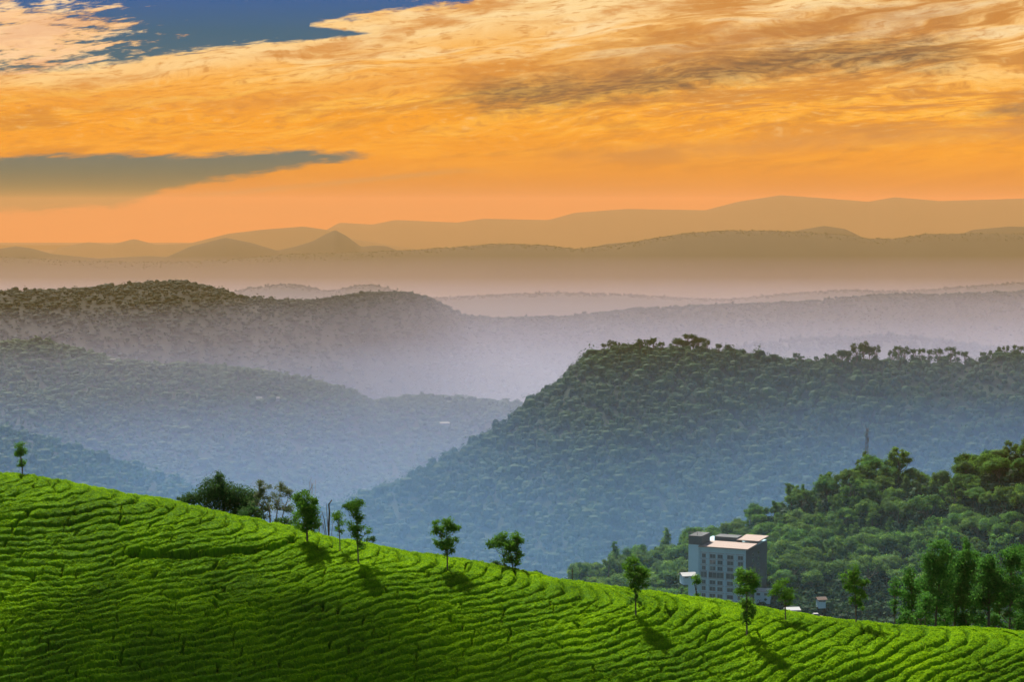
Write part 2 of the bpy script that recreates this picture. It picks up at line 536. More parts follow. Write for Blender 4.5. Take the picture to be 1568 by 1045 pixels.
# ------------------------------------------------------------------ ridges
class Ridge:
    """A hill whose crest, seen from the photographer's spot, follows a measured skyline. For every bearing the ground falls away from the
    line of sight both in front of and behind the crest, so it is an ordinary solid hill with its own distance and slopes."""

    def __init__(self, pts, dist, b, R, c=0.0, bf=None, drop=0.0, rough=0.0, rscale=1.0, seed=0, floor=-430.0):
        P = [ray(x, y) for x, y in pts]
        self.ta = np.array([p[0] for p in P])
        self.tz = np.array([p[1] for p in P])
        self.da = np.array([ray(x, 500)[0] for x, _ in dist])
        self.dd = np.array([d for _, d in dist])
        self.b, self.R, self.c, self.bf, self.drop = b, R, c, bf or b, drop
        self.ctab, self.plat = None, None
        self.rough, self.rscale, self.seed, self.floor = rough, rscale, seed, floor
        # smooth skyline table
        t = np.linspace(-0.42, 0.42, 1681)
        z = np.interp(t, self.ta, self.tz)
        k = np.hanning(7)
        z = np.convolve(np.pad(z, 3, mode='edge'), k / k.sum(), 'valid')
        self.t, self.z = t, z
        d = np.interp(t, self.da, self.dd)
        k = np.hanning(121)
        self.d = np.convolve(np.pad(d, 60, mode='edge'), k / k.sum(), 'valid')

    def Yc(self, ta):
        return np.interp(ta, self.t, self.d)

    def height(self, ta, Y):
        ta, Y = np.asarray(ta, float), np.asarray(Y, float)
        Yc = self.Yc(ta)
        s = Yc - Y
        bb = np.where(s > 0, self.b, self.bf)
        cc = self.c if self.ctab is None else np.interp(ta, self.ctab[0], self.ctab[1])
        sc = np.clip(s, 0, None)
        A_ = bb * (np.sqrt(s * s + self.R ** 2) - self.R) + cc * sc ** 2 / (1 + sc / 60)
        z = np.interp(ta, self.t, self.z) * Y - A_ - self.drop
        if self.rough:
            nz = fbm(ta * Y / self.rscale, Y / self.rscale * 0.6, 5, self.seed, 0.55) - 0.62
            env = np.clip(np.abs(s) / (self.rscale * 0.8), 0, 1)
            z = z + self.rough * (nz - np.clip(nz, 0, None) * 0.7) * env
        if self.plat is not None:
            fl = np.interp(Y, self.plat[0], self.plat[1]) - np.interp(ta, [ray(800, 700)[0], ray(930, 700)[0]], [70, 0])
            fl = np.minimum(fl, np.interp(ta, self.t, self.z) * Yc - 3)
            return np.where(s > 0, np.maximum(z, fl), np.maximum(z, -440.0))
        return np.where(s > 0, np.maximum(z, self.floor), np.maximum(z, -440.0)) if self.floor is not None else z

    def on_front(self, x, y):
        """where the line of sight of a pixel meets the near slope"""
        a, b = ray(x, y)
        Yc = float(self.Yc(a))
        lo, hi = Yc * 0.4, Yc
        for _ in range(60):
            m = 0.5 * (lo + hi)
            if float(self.height(a, m)) > b * m:
                hi = m
            else:
                lo = m
        return Vector((a * hi, hi, float(self.height(a, hi))))

    def ground(self, x, Y):
        a, _ = ray(x, 700)
        return Vector((a * Y, Y, float(self.height(a, Y))))

    def sheet(self, name, t0, t1, nt, s_rows, mat, label):
        t = np.linspace(t0, t1, nt)
        S = np.asarray(s_rows, float)
        T, SS = np.meshgrid(t, S)
        Y = self.Yc(T) - SS
        Z = self.height(T, Y)
        V_ = np.stack([T * Y, Y, Z], -1).reshape(-1, 3)
        r, c = len(S), nt
        i = np.arange(r * c).reshape(r, c)
        F_ = np.stack([i[:-1, :-1], i[:-1, 1:], i[1:, 1:], i[1:, :-1]], -1).reshape(-1, 4)
        o = mesh_obj(name, V_, F_[:, ::-1], mat, smooth=True)
        return tag(o, label, None, None, 'structure')


FLOOR = -430.0
TT = ray(784, 500)
tea = Ridge([(-420, 694), (-200, 708), (0, 727), (50, 731), (100, 738), (200, 757), (270, 770), (400, 797), (520, 825), (600, 838), (700, 858), (800, 877), (900, 893), (1000, 909),
             (1100, 923), (1200, 938), (1300, 952), (1400, 960), (1500, 965), (1568, 967), (1800, 976), (2000, 990)],
            [(-420, 158), (0, 152), (500, 142), (900, 137), (1300, 136), (2000, 142)], b=0.42, R=9.0, c=0.0070, bf=0.62, floor=None)

near_hill_plat = ([480, 545, 580, 600], [-128, -110, -106, -104])
tea.ctab = ([-0.4, -0.25, -0.12, 0.05, 0.25, 0.4], [0.016, 0.016, 0.015, 0.012, 0.009, 0.009])
near_hill = Ridge([(500, 985), (760, 945), (880, 900), (960, 882), (1060, 850), (1110, 838), (1185, 800), (1240, 772), (1330, 742), (1400, 752), (1440, 758), (1480, 742), (1545, 712), (1600, 700), (1800, 660), (2000, 640)],
                  [(500, 640), (900, 640), (1100, 650), (1350, 660), (1568, 620), (2000, 600)], b=0.60, R=14, c=0.0, bf=0.8, rough=8, rscale=45, seed=3, floor=-105.0)
near_hill.plat = near_hill_plat
big_hill = Ridge([(200, 900), (440, 815), (560, 770), (640, 735), (730, 685), (800, 634), (860, 590), (900, 556), (940, 545), (1000, 546), (1060, 541), (1120, 548), (1200, 561), (1280, 563), (1340, 558), (1420, 566), (1480, 563),
                  (1520, 553), (1568, 548), (1800, 530), (2000, 540)],
                 [(200, 1700), (600, 1650), (900, 1700), (1200, 1800), (1568, 1900), (2000, 2000)], b=0.42, R=60, c=0.0, bf=0.4, rough=105, rscale=260, seed=7)
left_hill = Ridge([(-420, 560), (-200, 540), (0, 531), (60, 527), (120, 541), (170, 556), (240, 563), (330, 566), (400, 573), (470, 586), (520, 598), (570, 618), (600, 616), (650, 611), (700, 615), (760, 619), (850, 628), (1000, 650), (1300, 660), (2000, 660)],
                  [(-420, 2250), (0, 2300), (500, 2450), (800, 2600), (2000, 2700)], b=0.34, R=100, bf=0.35, rough=90, rscale=420, seed=12)
left_spur = Ridge([(-420, 640), (-100, 652), (0, 664), (60, 678), (150, 708), (250, 742), (350, 780), (500, 840), (2000, 1000)],
                  [(-420, 1650), (0, 1700), (400, 1760), (2000, 1780)], b=0.36, R=80, bf=0.36, rough=50, rscale=300, seed=15)
dark_ridge = Ridge([(-420, 470), (-150, 452), (0, 450), (60, 449), (130, 446), (210, 439), (270, 434), (310, 440), (345, 450), (380, 461), (470, 464), (560, 452), (620, 450), (660, 460), (690, 474), (720, 487), (760, 489), (860, 487),
                    (960, 476), (1060, 470), (1180, 466), (1260, 461), (1340, 452), (1440, 452), (1568, 447), (1800, 440), (2000, 445)],
                   [(-420, 2850), (0, 2900), (500, 3250), (900, 4600), (1568, 5600), (2000, 5800)], b=0.36, R=150, bf=0.35, rough=150, rscale=700, seed=21)
low_hill = Ridge([(500, 700), (800, 620), (1000, 562), (1150, 530), (1230, 522), (1300, 521), (1370, 517), (1420, 522), (1500, 533), (1568, 540), (1800, 545), (2000, 550)],
                 [(700, 3700), (1300, 3800), (2000, 3900)], b=0.34, R=120, bf=0.34, rough=70, rscale=420, seed=23)
step_ridge = Ridge([(-420, 490), (200, 480), (355, 448), (400, 440), (440, 436), (480, 442), (500, 448), (545, 439), (570, 437), (600, 444), (660, 458), (720, 455), (780, 452), (860, 450), (950, 452), (1040, 458), (1120, 460), (1200, 452),
                    (1290, 446), (1380, 448), (1460, 442), (1568, 434), (1800, 432), (2000, 438)],
                   [(-420, 7000), (600, 7000), (1568, 7600), (2000, 7600)], b=0.33, R=250, bf=0.33, rough=140, rscale=900, seed=27)
far_ridge = Ridge([(-420, 408), (-100, 402), (0, 394), (120, 400), (200, 402), (290, 401), (350, 398), (440, 390), (520, 388), (620, 384), (700, 379), (760, 374), (830, 376), (880, 382), (940, 376), (1000, 366), (1050, 358), (1110, 354), (1180, 354),
                   (1240, 357), (1300, 361), (1330, 366), (1370, 366), (1420, 359), (1500, 358), (1568, 359), (1800, 352), (2000, 356)],
                  [(-420, 11400), (500, 11400), (1100, 10800), (2000, 11000)], b=0.32, R=350, bf=0.33, rough=240, rscale=1300, seed=31)
peak_range = Ridge([(-420, 392), (-60, 388), (0, 381), (25, 377), (50, 381), (80, 389), (150, 396), (230, 392), (255, 394), (290, 378), (345, 364), (385, 372), (425, 384), (455, 377), (480, 369), (496, 360), (513, 352), (530, 361), (553, 378), (575, 376),
                    (592, 377), (610, 384), (700, 395), (880, 390), (925, 374), (960, 371), (985, 378), (1180, 380), (1215, 354), (1262, 346), (1295, 351), (1330, 368), (1440, 370), (1490, 352), (1545, 347), (1800, 352), (2000, 360)],
                   [(-420, 12800), (800, 12800), (2000, 12800)], b=0.33, R=160, bf=0.35, rough=200, rscale=1500, floor=-480.0, seed=36)
second_range = Ridge([(-420, 410), (60, 402), (90, 379), (135, 371), (170, 375), (205, 366), (240, 375), (290, 373), (350, 358), (400, 352), (465, 347), (500, 352), (540, 366), (700, 392), (2000, 410)],
                     [(-420, 20500), (2000, 20500)], b=0.33, R=200, bf=0.35, rough=160, rscale=1600, floor=-560.0, seed=41)
last_range = Ridge([(-420, 420), (420, 400), (500, 352), (520, 341), (570, 344), (605, 337), (700, 341), (740, 335), (840, 337), (880, 326), (960, 320), (1080, 322), (1130, 309), (1195, 299), (1240, 302), (1330, 309), (1370, 302), (1440, 308), (1568, 304), (1800, 300), (2000, 312)],
                   [(-420, 25000), (2000, 25000)], b=0.33, R=250, bf=0.35, rough=160, rscale=1800, floor=-640.0, seed=44)


def rows(front, back, n, power=1.6):
    a = np.linspace(0, 1, n) ** power * front
    b = -np.linspace(0, 1, max(8, n // 3))[1:] ** power * back
    return np.concatenate([a[::-1], b])


big_hill.sheet("forested_hill", -0.20, 0.38, 420, rows(900, 900, 150), M['hillnear'], "big forested hill with one steep left slope, right of the valley")
near_hill.sheet("wooded_slope", -0.09, 0.38, 260, rows(260, 500, 100), M['hillnear'], "wooded slope rising to the right behind the hotel")
left_hill.sheet("valley_hill", -0.38, 0.38, 420, rows(1000, 900, 130), M['hillmid'], "hazy green hill in the left of the valley")
left_spur.sheet("valley_spur", -0.38, 0.0, 200, rows(900, 900, 90), M['hillmid'], "low hazy spur behind the lone tree at the left edge")
dark_ridge.sheet("dark_ridge", -0.38, 0.38, 480, rows(1300, 2200, 140), M['hillfar'], "dark grey-green ridge with a rounded wooded top on the left")
low_hill.sheet("misty_hill", -0.06, 0.38, 260, rows(1200, 1200, 80), M['hillmid'], "faint low hill in the mist above the big forested hill")
step_ridge.sheet("low_ridges", -0.38, 0.38, 480, rows(2500, 2500, 120), M['hillfar'], "low pale ridges in the haze behind the dark ridge")
far_ridge.sheet("broad_ridge", -0.38, 0.38, 480, rows(3600, 2200, 130), M['hillfar'], "broad tan ridge crossing the whole view below the sky")
peak_range.sheet("peaked_mountains", -0.38, 0.38, 600, rows(3000, 2200, 120), M['hillfar'], "hazy mountains with a small sharp cone left of the middle")
second_range.sheet("pale_mountains", -0.38, 0.10, 420, rows(2500, 1600, 90), M['hillfar'], "paler mountains with small knolls at the far left")
last_range.sheet("faint_mountains", -0.38, 0.38, 520, rows(2600, 1800, 90), M['hillfar'], "faintest mountain range merging into the orange sky")

# valley floor: one sheet under everything, out to the last range
gx = np.concatenate([np.linspace(-12300, -1500, 24), np.linspace(-1300, 1300, 60), np.linspace(1500, 12300, 24)])
gy = np.concatenate([np.linspace(-700, 3000, 60), np.linspace(3200, 32200, 60)])
GX, GY = np.meshgrid(gx, gy)
GZ = FLOOR - 6 + 10 * fbm(GX / 260, GY / 260, 4, 5) - 168 * np.clip((GY - 9000) / 23000, 0, 1)
idx = np.arange(GX.size).reshape(GX.shape)
tag(mesh_obj("ground", np.stack([GX, GY, GZ], -1).reshape(-1, 3), np.stack([idx[:-1, :-1], idx[:-1, 1:], idx[1:, 1:], idx[1:, :-1]], -1).reshape(-1, 4), M['valley'], smooth=True),
    "valley floor under the mist", None, None, 'structure')


# ------------------------------------------------------------------ tea hill
def uniq(a):
    return np.unique(np.round(np.concatenate(a), 6))


BUSH = 0.80
ROW = 0.52           # fall of the ground between two rows


def tea_top(T, Y):
    """bush surface: returns height, soil height, closeness to a gap"""
    Zs = tea.height(T, Y)
    X = T * Y
    und = (fbm(X / 14, Y / 14, 3, 51) - 0.5) * 1.5
    Zs = Zs + und * np.clip(np.abs(tea.Yc(T) - Y - 2) / 10, 0, 1)
    warp = (fbm(X / 9.0, Y / 9.0, 3, 60) - 0.5) * 2.4 + (fbm(X / 2.2, Y / 2.2, 2, 64) - 0.5) * 0.14
    sq = tea.Yc(T) - Y - 4.0
    ph = (Zs - 0.32 * X - 0.22 * np.sqrt(sq * sq + 9.0) + warp) / ROW
    k = np.floor(ph)
    fr = ph - k
    d = np.minimum(fr, 1 - fr)                     # 0 at a row gap
    openness = np.clip((fbm(X / 5.0 + 3.1 * k, Y / 9.0, 3, 71) - 0.30) * 4.0, 0.15, 1)
    openness = openness * np.clip(0.22 + (tea.Yc(T) - Y) / 14.0, 0.22, 1.0)
    wid = 0.16 + 0.20 * openness
    row = np.clip(d / wid, 0, 1)
    # cuts across the rows between groups of bushes
    u = X / 3.4 + _hash(k, k * 0, 81) * 7.0 + (vnoise(X / 1.5, Y / 1.5, 83) - 0.5) * 0.5
    ku = np.floor(u)
    fu = u - ku
    du = np.minimum(fu, 1 - fu) * 3.4
    strong = (_hash(ku, k, 85) > 0.72).astype(float)
    cut = np.clip(du / 0.26 + (1 - strong) * 0.9, 0, 1)
    prof = np.minimum(1 - (1 - row) ** 2.6 * (0.45 + 0.55 * openness), 1 - (1 - cut) ** 2 * 0.75)
    return Zs, prof, X, k, ph


def worley(x, y, seed):
    ix, iy = np.floor(x), np.floor(y)
    best = np.full(x.shape, 9.0)
    for a in (-1, 0, 1):
        for b in (-1, 0, 1):
            cx_, cy_ = ix + a, iy + b
            px_ = cx_ + _hash(cx_, cy_, seed)
            py_ = cy_ + _hash(cx_, cy_, seed + 1)
            best = np.minimum(best, (x - px_) ** 2 + (y - py_) ** 2)
    return best


path_px = [(205, 852), (260, 851), (330, 847), (390, 841), (440, 832), (452, 822)]
path_pts = np.array([tea.on_front(x, y)[:2] for x, y in path_px])


def path_dist(X, Y):
    best = np.full(X.shape, 1e9)
    for (a, b), (c, d) in zip(path_pts[:-1], path_pts[1:]):
        L2 = (c - a) ** 2 + (d - b) ** 2
        t = np.clip(((X - a) * (c - a) + (Y - b) * (d - b)) / L2, 0, 1)
        best = np.minimum(best, np.hypot(X - a - t * (c - a), Y - b - t * (d - b)))
    return best


def tea_surface(T, Y):
    Zs, prof, X, k, ph = tea_top(T, Y)
    prof = np.minimum(prof, np.clip((path_dist(X, Y) - 0.22) / 0.25, 0, 1))
    lump = 0.08 - 0.22 * np.clip(worley(X / 1.0, ph * 1.15, 90), 0, 0.9) + (fbm(X / 0.5, Y / 0.5, 3, 91) - 0.5) * 0.22 + (fbm(X / 3.5, Y / 3.5, 2, 95) - 0.5) * 0.30
    Z = Zs - BUSH + (BUSH + lump) * prof
    return Z, prof, Zs


tt = uniq([np.linspace(-0.40, -0.262, 60), np.linspace(-0.262, 0.262, 760), np.linspace(0.262, 0.40, 60)])
ss = uniq([np.linspace(-45, -6, 70), np.linspace(-6, 40, 470), np.linspace(40, 110, 90)])
T, SS = np.meshgrid(tt, ss)
Y = tea.Yc(T) - SS
Z, prof, Zs = tea_surface(T, Y)
V1 = np.stack([T * Y, Y, Z], -1).reshape(-1, 3)
i = np.arange(T.size).reshape(T.shape)
F1 = np.stack([i[:-1, :-1], i[:-1, 1:], i[1:, 1:], i[1:, :-1]], -1).reshape(-1, 4)[:, ::-1]
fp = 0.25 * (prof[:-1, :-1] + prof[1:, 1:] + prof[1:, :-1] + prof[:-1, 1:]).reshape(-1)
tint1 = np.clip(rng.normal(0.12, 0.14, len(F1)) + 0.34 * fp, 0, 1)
# leaves standing on the bushes
NL = 800000
lt = rng.uniform(-0.275, 0.275, NL)
ls = np.where(rng.random(NL) < 0.75, rng.uniform(-7, 36, NL), rng.uniform(-1, 20, NL))
lY = tea.Yc(lt) - ls
lZ, lp, lZs = tea_surface(lt, lY)
keep = lp > 0.35
lt, lY, lZ, lp = lt[keep], lY[keep], lZ[keep], lp[keep]
C = np.stack([lt * lY, lY, lZ + rng.uniform(-0.01, 0.07, len(lt))], -1)
Nn = rng.normal(size=(len(C), 3)) * 0.55 + np.array([0, 0, 1.0])
sz = rng.uniform(0.06, 0.13, len(C))
V2, F2 = leaf_quads(C, Nn, sz, 0.5)
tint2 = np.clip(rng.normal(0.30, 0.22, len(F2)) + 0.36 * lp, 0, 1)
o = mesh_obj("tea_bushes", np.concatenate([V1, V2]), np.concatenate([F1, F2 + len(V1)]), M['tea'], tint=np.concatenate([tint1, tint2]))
tag(o, "bright green clipped tea bushes in curving rows over the hillside", None, None, 'stuff')
Vs = np.stack([T * Y, Y, Zs - BUSH + 0.06], -1)[::4, ::4]
i = np.arange(Vs.shape[0] * Vs.shape[1]).reshape(Vs.shape[:2])
F_ = np.stack([i[:-1, :-1], i[:-1, 1:], i[1:, 1:], i[1:, :-1]], -1).reshape(-1, 4)[:, ::-1]
tag(mesh_obj("tea_hill", Vs.reshape(-1, 3), F_, M['soil'], smooth=True), "bare dark soil of the hill under the tea bushes", None, None, 'structure')


# ------------------------------------------------------------------ trees
def crown_leaves(lobes, size, dens, r, clump=0.30, jitter=0.7):
    """lobes: (x, y, z, rx, ry, rz). Leaves sit in clumps through each lobe; returns centres, normals, sizes, tints, clump centres"""
    Cs, Ns, Ss, Ts, K = [], [], [], [], []
    for (x, y, z, rx, ry, rz) in lobes:
        vol = (rx * ry * rz) ** (1 / 3)
        nk = max(5, int(9 * (vol / (size * 5)) ** 1.6))
        nk = min(nk, 70)
        d = r.normal(size=(nk, 3))
        d /= np.linalg.norm(d, axis=1, keepdims=True)
        rad = r.uniform(0.25, 1.0, nk) ** 0.45
        kc = np.array([x, y, z]) + d * rad[:, None] * np.array([rx, ry, rz]) * r.uniform(0.72, 1.08, (nk, 1))
        K.append(kc)
        n = max(12, int(dens * 24 * (rx * rz) / (size * size)))
        w = r.uniform(0.4, 1.6, nk)
        which = r.choice(nk, n, p=w / w.sum())
        off = r.normal(size=(n, 3)) * clump * vol * np.array([1, 1, 0.7])
        P = kc[which] + off
        nn = (P - np.array([x, y, z])) / np.array([rx, ry, rz])
        nn = nn + r.normal(size=(n, 3)) * jitter + np.array([0, 0, 0.35])
        Cs.append(P)
        Ns.append(nn)
        Ss.append(r.uniform(0.6, 1.25, n) * size)
        ct = r.normal(0.5, 0.16, nk)
        Ts.append(np.clip(ct[which] + r.normal(0, 0.16, n), 0, 1))
    return np.concatenate(Cs), np.concatenate(Ns), np.concatenate(Ss), np.concatenate(Ts), np.concatenate(K)


def branch(mb, p, q, r0, r1, r, n=5, wob=0.08, sides=4):
    p, q = np.asarray(p, float), np.asarray(q, float)
    L = np.linalg.norm(q - p)
    pts = [p + (q - p) * k / (n - 1) + (r.normal(size=3) * wob * L * math.sin(math.pi * k / (n - 1))) for k in range(n)]
    mb.tube(pts, np.linspace(r0, r1, n), sides)


def px_tree(name, label, loc, base, Y, lobes, trunks, leaf, mat, bark, group=None, size=0.13, dens=1.5, seed=0, limbs=14, cat="tree", clump=0.35, limb_r=0.022, fat=1.10):
    """a tree whose lobes and trunk lines are given in photograph pixels and turned into metres at its own distance"""
    r = np.random.default_rng(seed + 1000)
    s = mpp(Y)
    bx, by = base
    root = thing(name, label, cat, loc, group)
    L = [((x - bx) * s, r.normal() * 0.25 * rx * s, (by - y) * s, rx * s * fat, (rx * 0.9 if rx < ry * 1.6 else ry) * s * fat, ry * s * fat) for x, y, rx, ry in lobes]
    mb = MB()
    heads = []
    for tr in trunks:
        jy = r.normal(size=len(tr)) * 0.05
        jy[0] = 0
        pts = [((x - bx) * s, jy[i], (by - y) * s) for i, (x, y, w) in enumerate(tr)]
        pts[0] = (pts[0][0], 0, pts[0][2] - 0.35)
        mb.tube(pts, [w * s for x, y, w in tr], 6)
        heads += pts[1:]
    heads = np.array(heads)
    if L:
        Cc, Nc, Sc, Tc, K = crown_leaves(L, size, dens, r, clump)
        V_, F_ = leaf_quads(Cc, Nc, Sc, 0.6, r)
        crown = mesh_obj("crown", V_, F_, mat, root, tint=Tc)
        for q in K[r.choice(len(K), min(limbs, len(K)), replace=False)]:
            lower = heads[heads[:, 2] < q[2] + 0.1]
            src = lower if len(lower) else heads
            p = src[np.argmin(np.linalg.norm(src - q, axis=1))]
            branch(mb, p, q, limb_r, limb_r * 0.35, r, sides=4)
    mb.build("trunk", bark, root, smooth=True)
    return root


def front(base):
    p = tea.on_front(*base)
    p.z -= BUSH * 0.75
    return p


def tea_tree(name, label, base, lobes, trunks, **kw):
    p = front(base)
    return px_tree(name, label, p, (base[0], base[1] + BUSH * 0.7 / mpp(p.y)), p.y, lobes, trunks, None, kw.pop('mat', M['oak']), kw.pop('bark', M['bark']), **kw)


def back_tree(name, label, base, behind, lobes, trunks, **kw):
    """stands a few metres behind the crest; base pixel may be hidden"""
    a, _ = ray(*base)
    Y = float(tea.Yc(a)) + behind
    p = tea.ground(base[0], Y)
    p.z -= BUSH
    # pixel of the real foot
    v = (p.z / Y)
    by = H / 2 - F * (v * CT + ST) / (CT - v * ST)
    tr = [[(base[0] + (t[0][0] - base[0]), by, t[0][2])] + list(t[1:]) for t in trunks]
    return px_tree(name, label, p, (base[0], by), Y, lobes, tr, None, kw.pop('mat', M['oak']), kw.pop('bark', M['bark']), **kw)


G_OAK = "shade trees standing among the tea bushes"
back_tree("tree", "lone thin tree on the skyline at the upper left end of the tea hill", (34, 727), 0.3,
          [(30, 689, 9, 9), (25, 693, 6, 6), (35, 692, 6, 7), (33, 709, 7, 5), (38, 711, 4, 3), (29, 712, 4, 3)], [[(34, 728, 1.1), (34, 715, 0.9), (31, 690, 0.6)]], group=G_OAK, seed=1, size=0.12)
back_tree("tree", "largest dark broad tree of the clump behind the tea ridge, tall tuft on its left", (345, 785), 7,
          [(336, 728, 7, 8), (330, 742, 15, 13), (345, 752, 22, 16), (322, 755, 20, 14), (310, 764, 18, 12), (360, 762, 22, 15), (378, 764, 16, 14), (340, 772, 28, 14), (372, 780, 18, 14), (345, 790, 34, 12)],
          [[(345, 785, 3.0), (342, 768, 2.2), (336, 735, 1.0)], [(345, 785, 2.4), (365, 765, 1.2)]], mat=M['darkleaf'], group="trees of the clump behind the tea ridge", seed=2, size=0.15, dens=2.2, limbs=24)
back_tree("bush", "small round dark bush at the left foot of the tree clump", (285, 770), 5,
          [(283, 762, 10, 8), (292, 768, 9, 7), (277, 768, 6, 5)], [[(285, 775, 0.8), (284, 764, 0.6)]], mat=M['darkleaf'], seed=3, cat="bush", size=0.13, dens=2.0)
back_tree("tree", "pale thin-leaved tree with its bare branches showing, right half of the clump", (416, 800), 6,
          [(394, 744, 10, 10), (408, 752, 13, 11), (428, 744, 11, 8), (436, 757, 12, 10), (392, 765, 11, 12), (414, 772, 16, 13), (438, 775, 12, 9), (402, 786, 12, 9)],
          [[(416, 802, 1.6), (412, 780, 1.2), (396, 748, 0.5)], [(417, 802, 1.5), (424, 780, 1.0), (430, 746, 0.5)], [(415, 800, 1.4), (400, 775, 0.9), (388, 760, 0.5)], [(417, 801, 1.4), (436, 775, 0.9), (444, 756, 0.4)]],
          mat=M['paleleaf'], bark=M['bark_pale'], group="trees of the clump behind the tea ridge", seed=4, size=0.11, dens=1.1, limbs=60, clump=0.22, limb_r=0.03)
back_tree("bush", "dense dark bush between the broad dark tree and the pale tree", (383, 800), 4,
          [(378, 784, 12, 12), (386, 778, 8, 8), (390, 792, 12, 10), (374, 792, 10, 8)], [[(383, 800, 0.9), (382, 786, 0.6)]], mat=M['darkleaf'], seed=5, cat="bush", size=0.13, dens=2.0)
back_tree("bush", "low loose bush under the pale tree beside the green tree with a full crown", (435, 810), 4,
          [(432, 796, 9, 8), (444, 800, 11, 8), (450, 792, 8, 8), (424, 800, 7, 5)], [[(435, 812, 0.8), (438, 798, 0.5)]], mat=M['darkleaf'], seed=6, cat="bush", size=0.12, dens=1.3)
tea_tree("tree", "dense full-crowned dark green tree in front of the dead snags, its shadow at its foot", (471, 829),
         [(464, 757, 11, 9), (458, 768, 13, 12), (474, 772, 12, 13), (481, 764, 7, 8), (466, 785, 16, 13), (478, 790, 11, 14), (464, 802, 12, 9), (472, 810, 10, 6), (484, 803, 6, 6)],
         [[(471, 829, 1.9), (470, 812, 1.6), (468, 790, 1.0), (465, 765, 0.6)]], mat=M['oak'], group=G_OAK, seed=7, size=0.14, dens=2.4)
snag = back_tree("dead_tree", "bare pale branch of a dead tree rising behind the full-crowned tree", (467, 815), 4, [],
                 [[(462, 815, 1.3), (466, 790, 1.1), (471, 757, 0.8), (477, 745, 0.6), (480, 738, 0.4)], [(471, 757, 0.6), (478, 748, 0.5), (476, 736, 0.3)], [(477, 745, 0.4), (474, 738, 0.3), (477, 730, 0.25)], [(480, 738, 0.3), (483, 733, 0.25)]],
                 bark=M['bark_pale'], seed=8, cat="dead tree")
back_tree("dead_tree", "dark leafless trunk with a bent stub top and thin side branches", (502, 822), 2, [],
          [[(502, 820, 1.5), (503, 800, 1.5), (504, 784, 1.3), (503, 772, 1.2), (508, 765, 0.9)], [(502, 808, 0.8), (496, 796, 0.6), (492, 783, 0.4)], [(504, 775, 0.9), (499, 770, 0.4)], [(502, 812, 0.7), (494, 803, 0.5), (490, 800, 0.3)], [(503, 805, 0.5), (510, 795, 0.3)]],
          bark=M['bark'], seed=9, cat="dead tree")
back_tree("dead_tree", "thin grey bare stems left of the bent dead trunk", (488, 815), 3, [],
          [[(489, 815, 1.0), (488, 800, 0.8), (491, 788, 0.5)], [(488, 802, 0.6), (485, 790, 0.4), (486, 778, 0.25)], [(489, 808, 0.5), (494, 798, 0.3)]], bark=M['bark_pale'], seed=10, cat="dead tree")
tea_tree("tree", "small thin young tree between the dead trunk and the tall two-tier tree", (521, 842),
         [(517, 787, 9, 7), (512, 793, 7, 7), (522, 797, 8, 7), (517, 806, 7, 6), (521, 816, 5, 5)], [[(521, 842, 0.9), (520, 815, 0.8), (517, 790, 0.5)]], group=G_OAK, seed=11, size=0.12, dens=1.1)
tea_tree("tree", "tall slim two-tier tree with a side bough, just right of the dead trunk", (549, 862),
         [(540, 773, 12, 8), (550, 770, 8, 8), (532, 776, 7, 5), (546, 784, 11, 10), (551, 794, 7, 6), (540, 806, 9, 9), (551, 812, 10, 10), (545, 822, 9, 7), (564, 812, 6, 4), (554, 833, 5, 6)],
         [[(549, 862, 1.3), (548, 835, 1.1), (547, 805, 0.9), (544, 775, 0.6)], [(548, 822, 0.6), (563, 813, 0.4)]], group=G_OAK, seed=12, size=0.13, dens=1.9)
back_tree("bush", "small dark bush on the skyline right of the slim two-tier tree", (569, 830), 1.0,
          [(565, 827, 7, 4), (572, 825, 5, 4)], [[(569, 834, 0.6), (569, 828, 0.4)]], mat=M['darkleaf'], seed=13, cat="bush", size=0.11)
tea_tree("tree", "upright tree with a forked crown standing alone on the ridge at mid slope", (685, 873),
         [(668, 800, 6, 7), (673, 812, 9, 9), (685, 797, 8, 9), (686, 812, 11, 12), (697, 803, 7, 8), (680, 829, 12, 10), (692, 828, 9, 9), (668, 828, 6, 4), (682, 843, 9, 7), (691, 842, 5, 5)],
         [[(685, 873, 1.4), (685, 850, 1.2), (684, 825, 0.8), (685, 800, 0.5)], [(685, 838, 0.7), (672, 815, 0.4)]], group=G_OAK, seed=14, size=0.13, dens=2.0)
tea_tree("tree", "wide leaning tree with two trunks on the ridge, its crown spread to the left", (786, 872),
         [(758, 824, 10, 9), (768, 830, 13, 11), (780, 822, 12, 11), (791, 820, 9, 10), (794, 836, 8, 12), (780, 842, 12, 11), (788, 855, 8, 8), (775, 851, 7, 7), (752, 831, 6, 5), (796, 848, 5, 7)],
         [[(786, 872, 1.2), (784, 855, 1.0), (780, 830, 0.6)], [(787, 872, 1.1), (790, 855, 0.9), (793, 830, 0.5)], [(774, 868, 0.9), (772, 850, 0.7), (764, 828, 0.4)]], group=G_OAK, seed=15, size=0.13, dens=2.1)
back_tree("bush", "low dark bush at the left foot of the wide two-trunked tree", (763, 868), 0.8,
          [(757, 863, 7, 4), (765, 864, 7, 5), (771, 867, 5, 4)], [[(763, 871, 0.6), (763, 865, 0.4)]], mat=M['darkleaf'], seed=16, cat="bush", size=0.11)
back_tree("bush", "tiny dark bush on the skyline between the wide tree and the thin post", (822, 880), 0.8,
          [(819, 876, 6, 3.5), (826, 877, 6, 3)], [[(822, 882, 0.5), (822, 877, 0.4)]], mat=M['darkleaf'], seed=17, cat="bush", size=0.10)
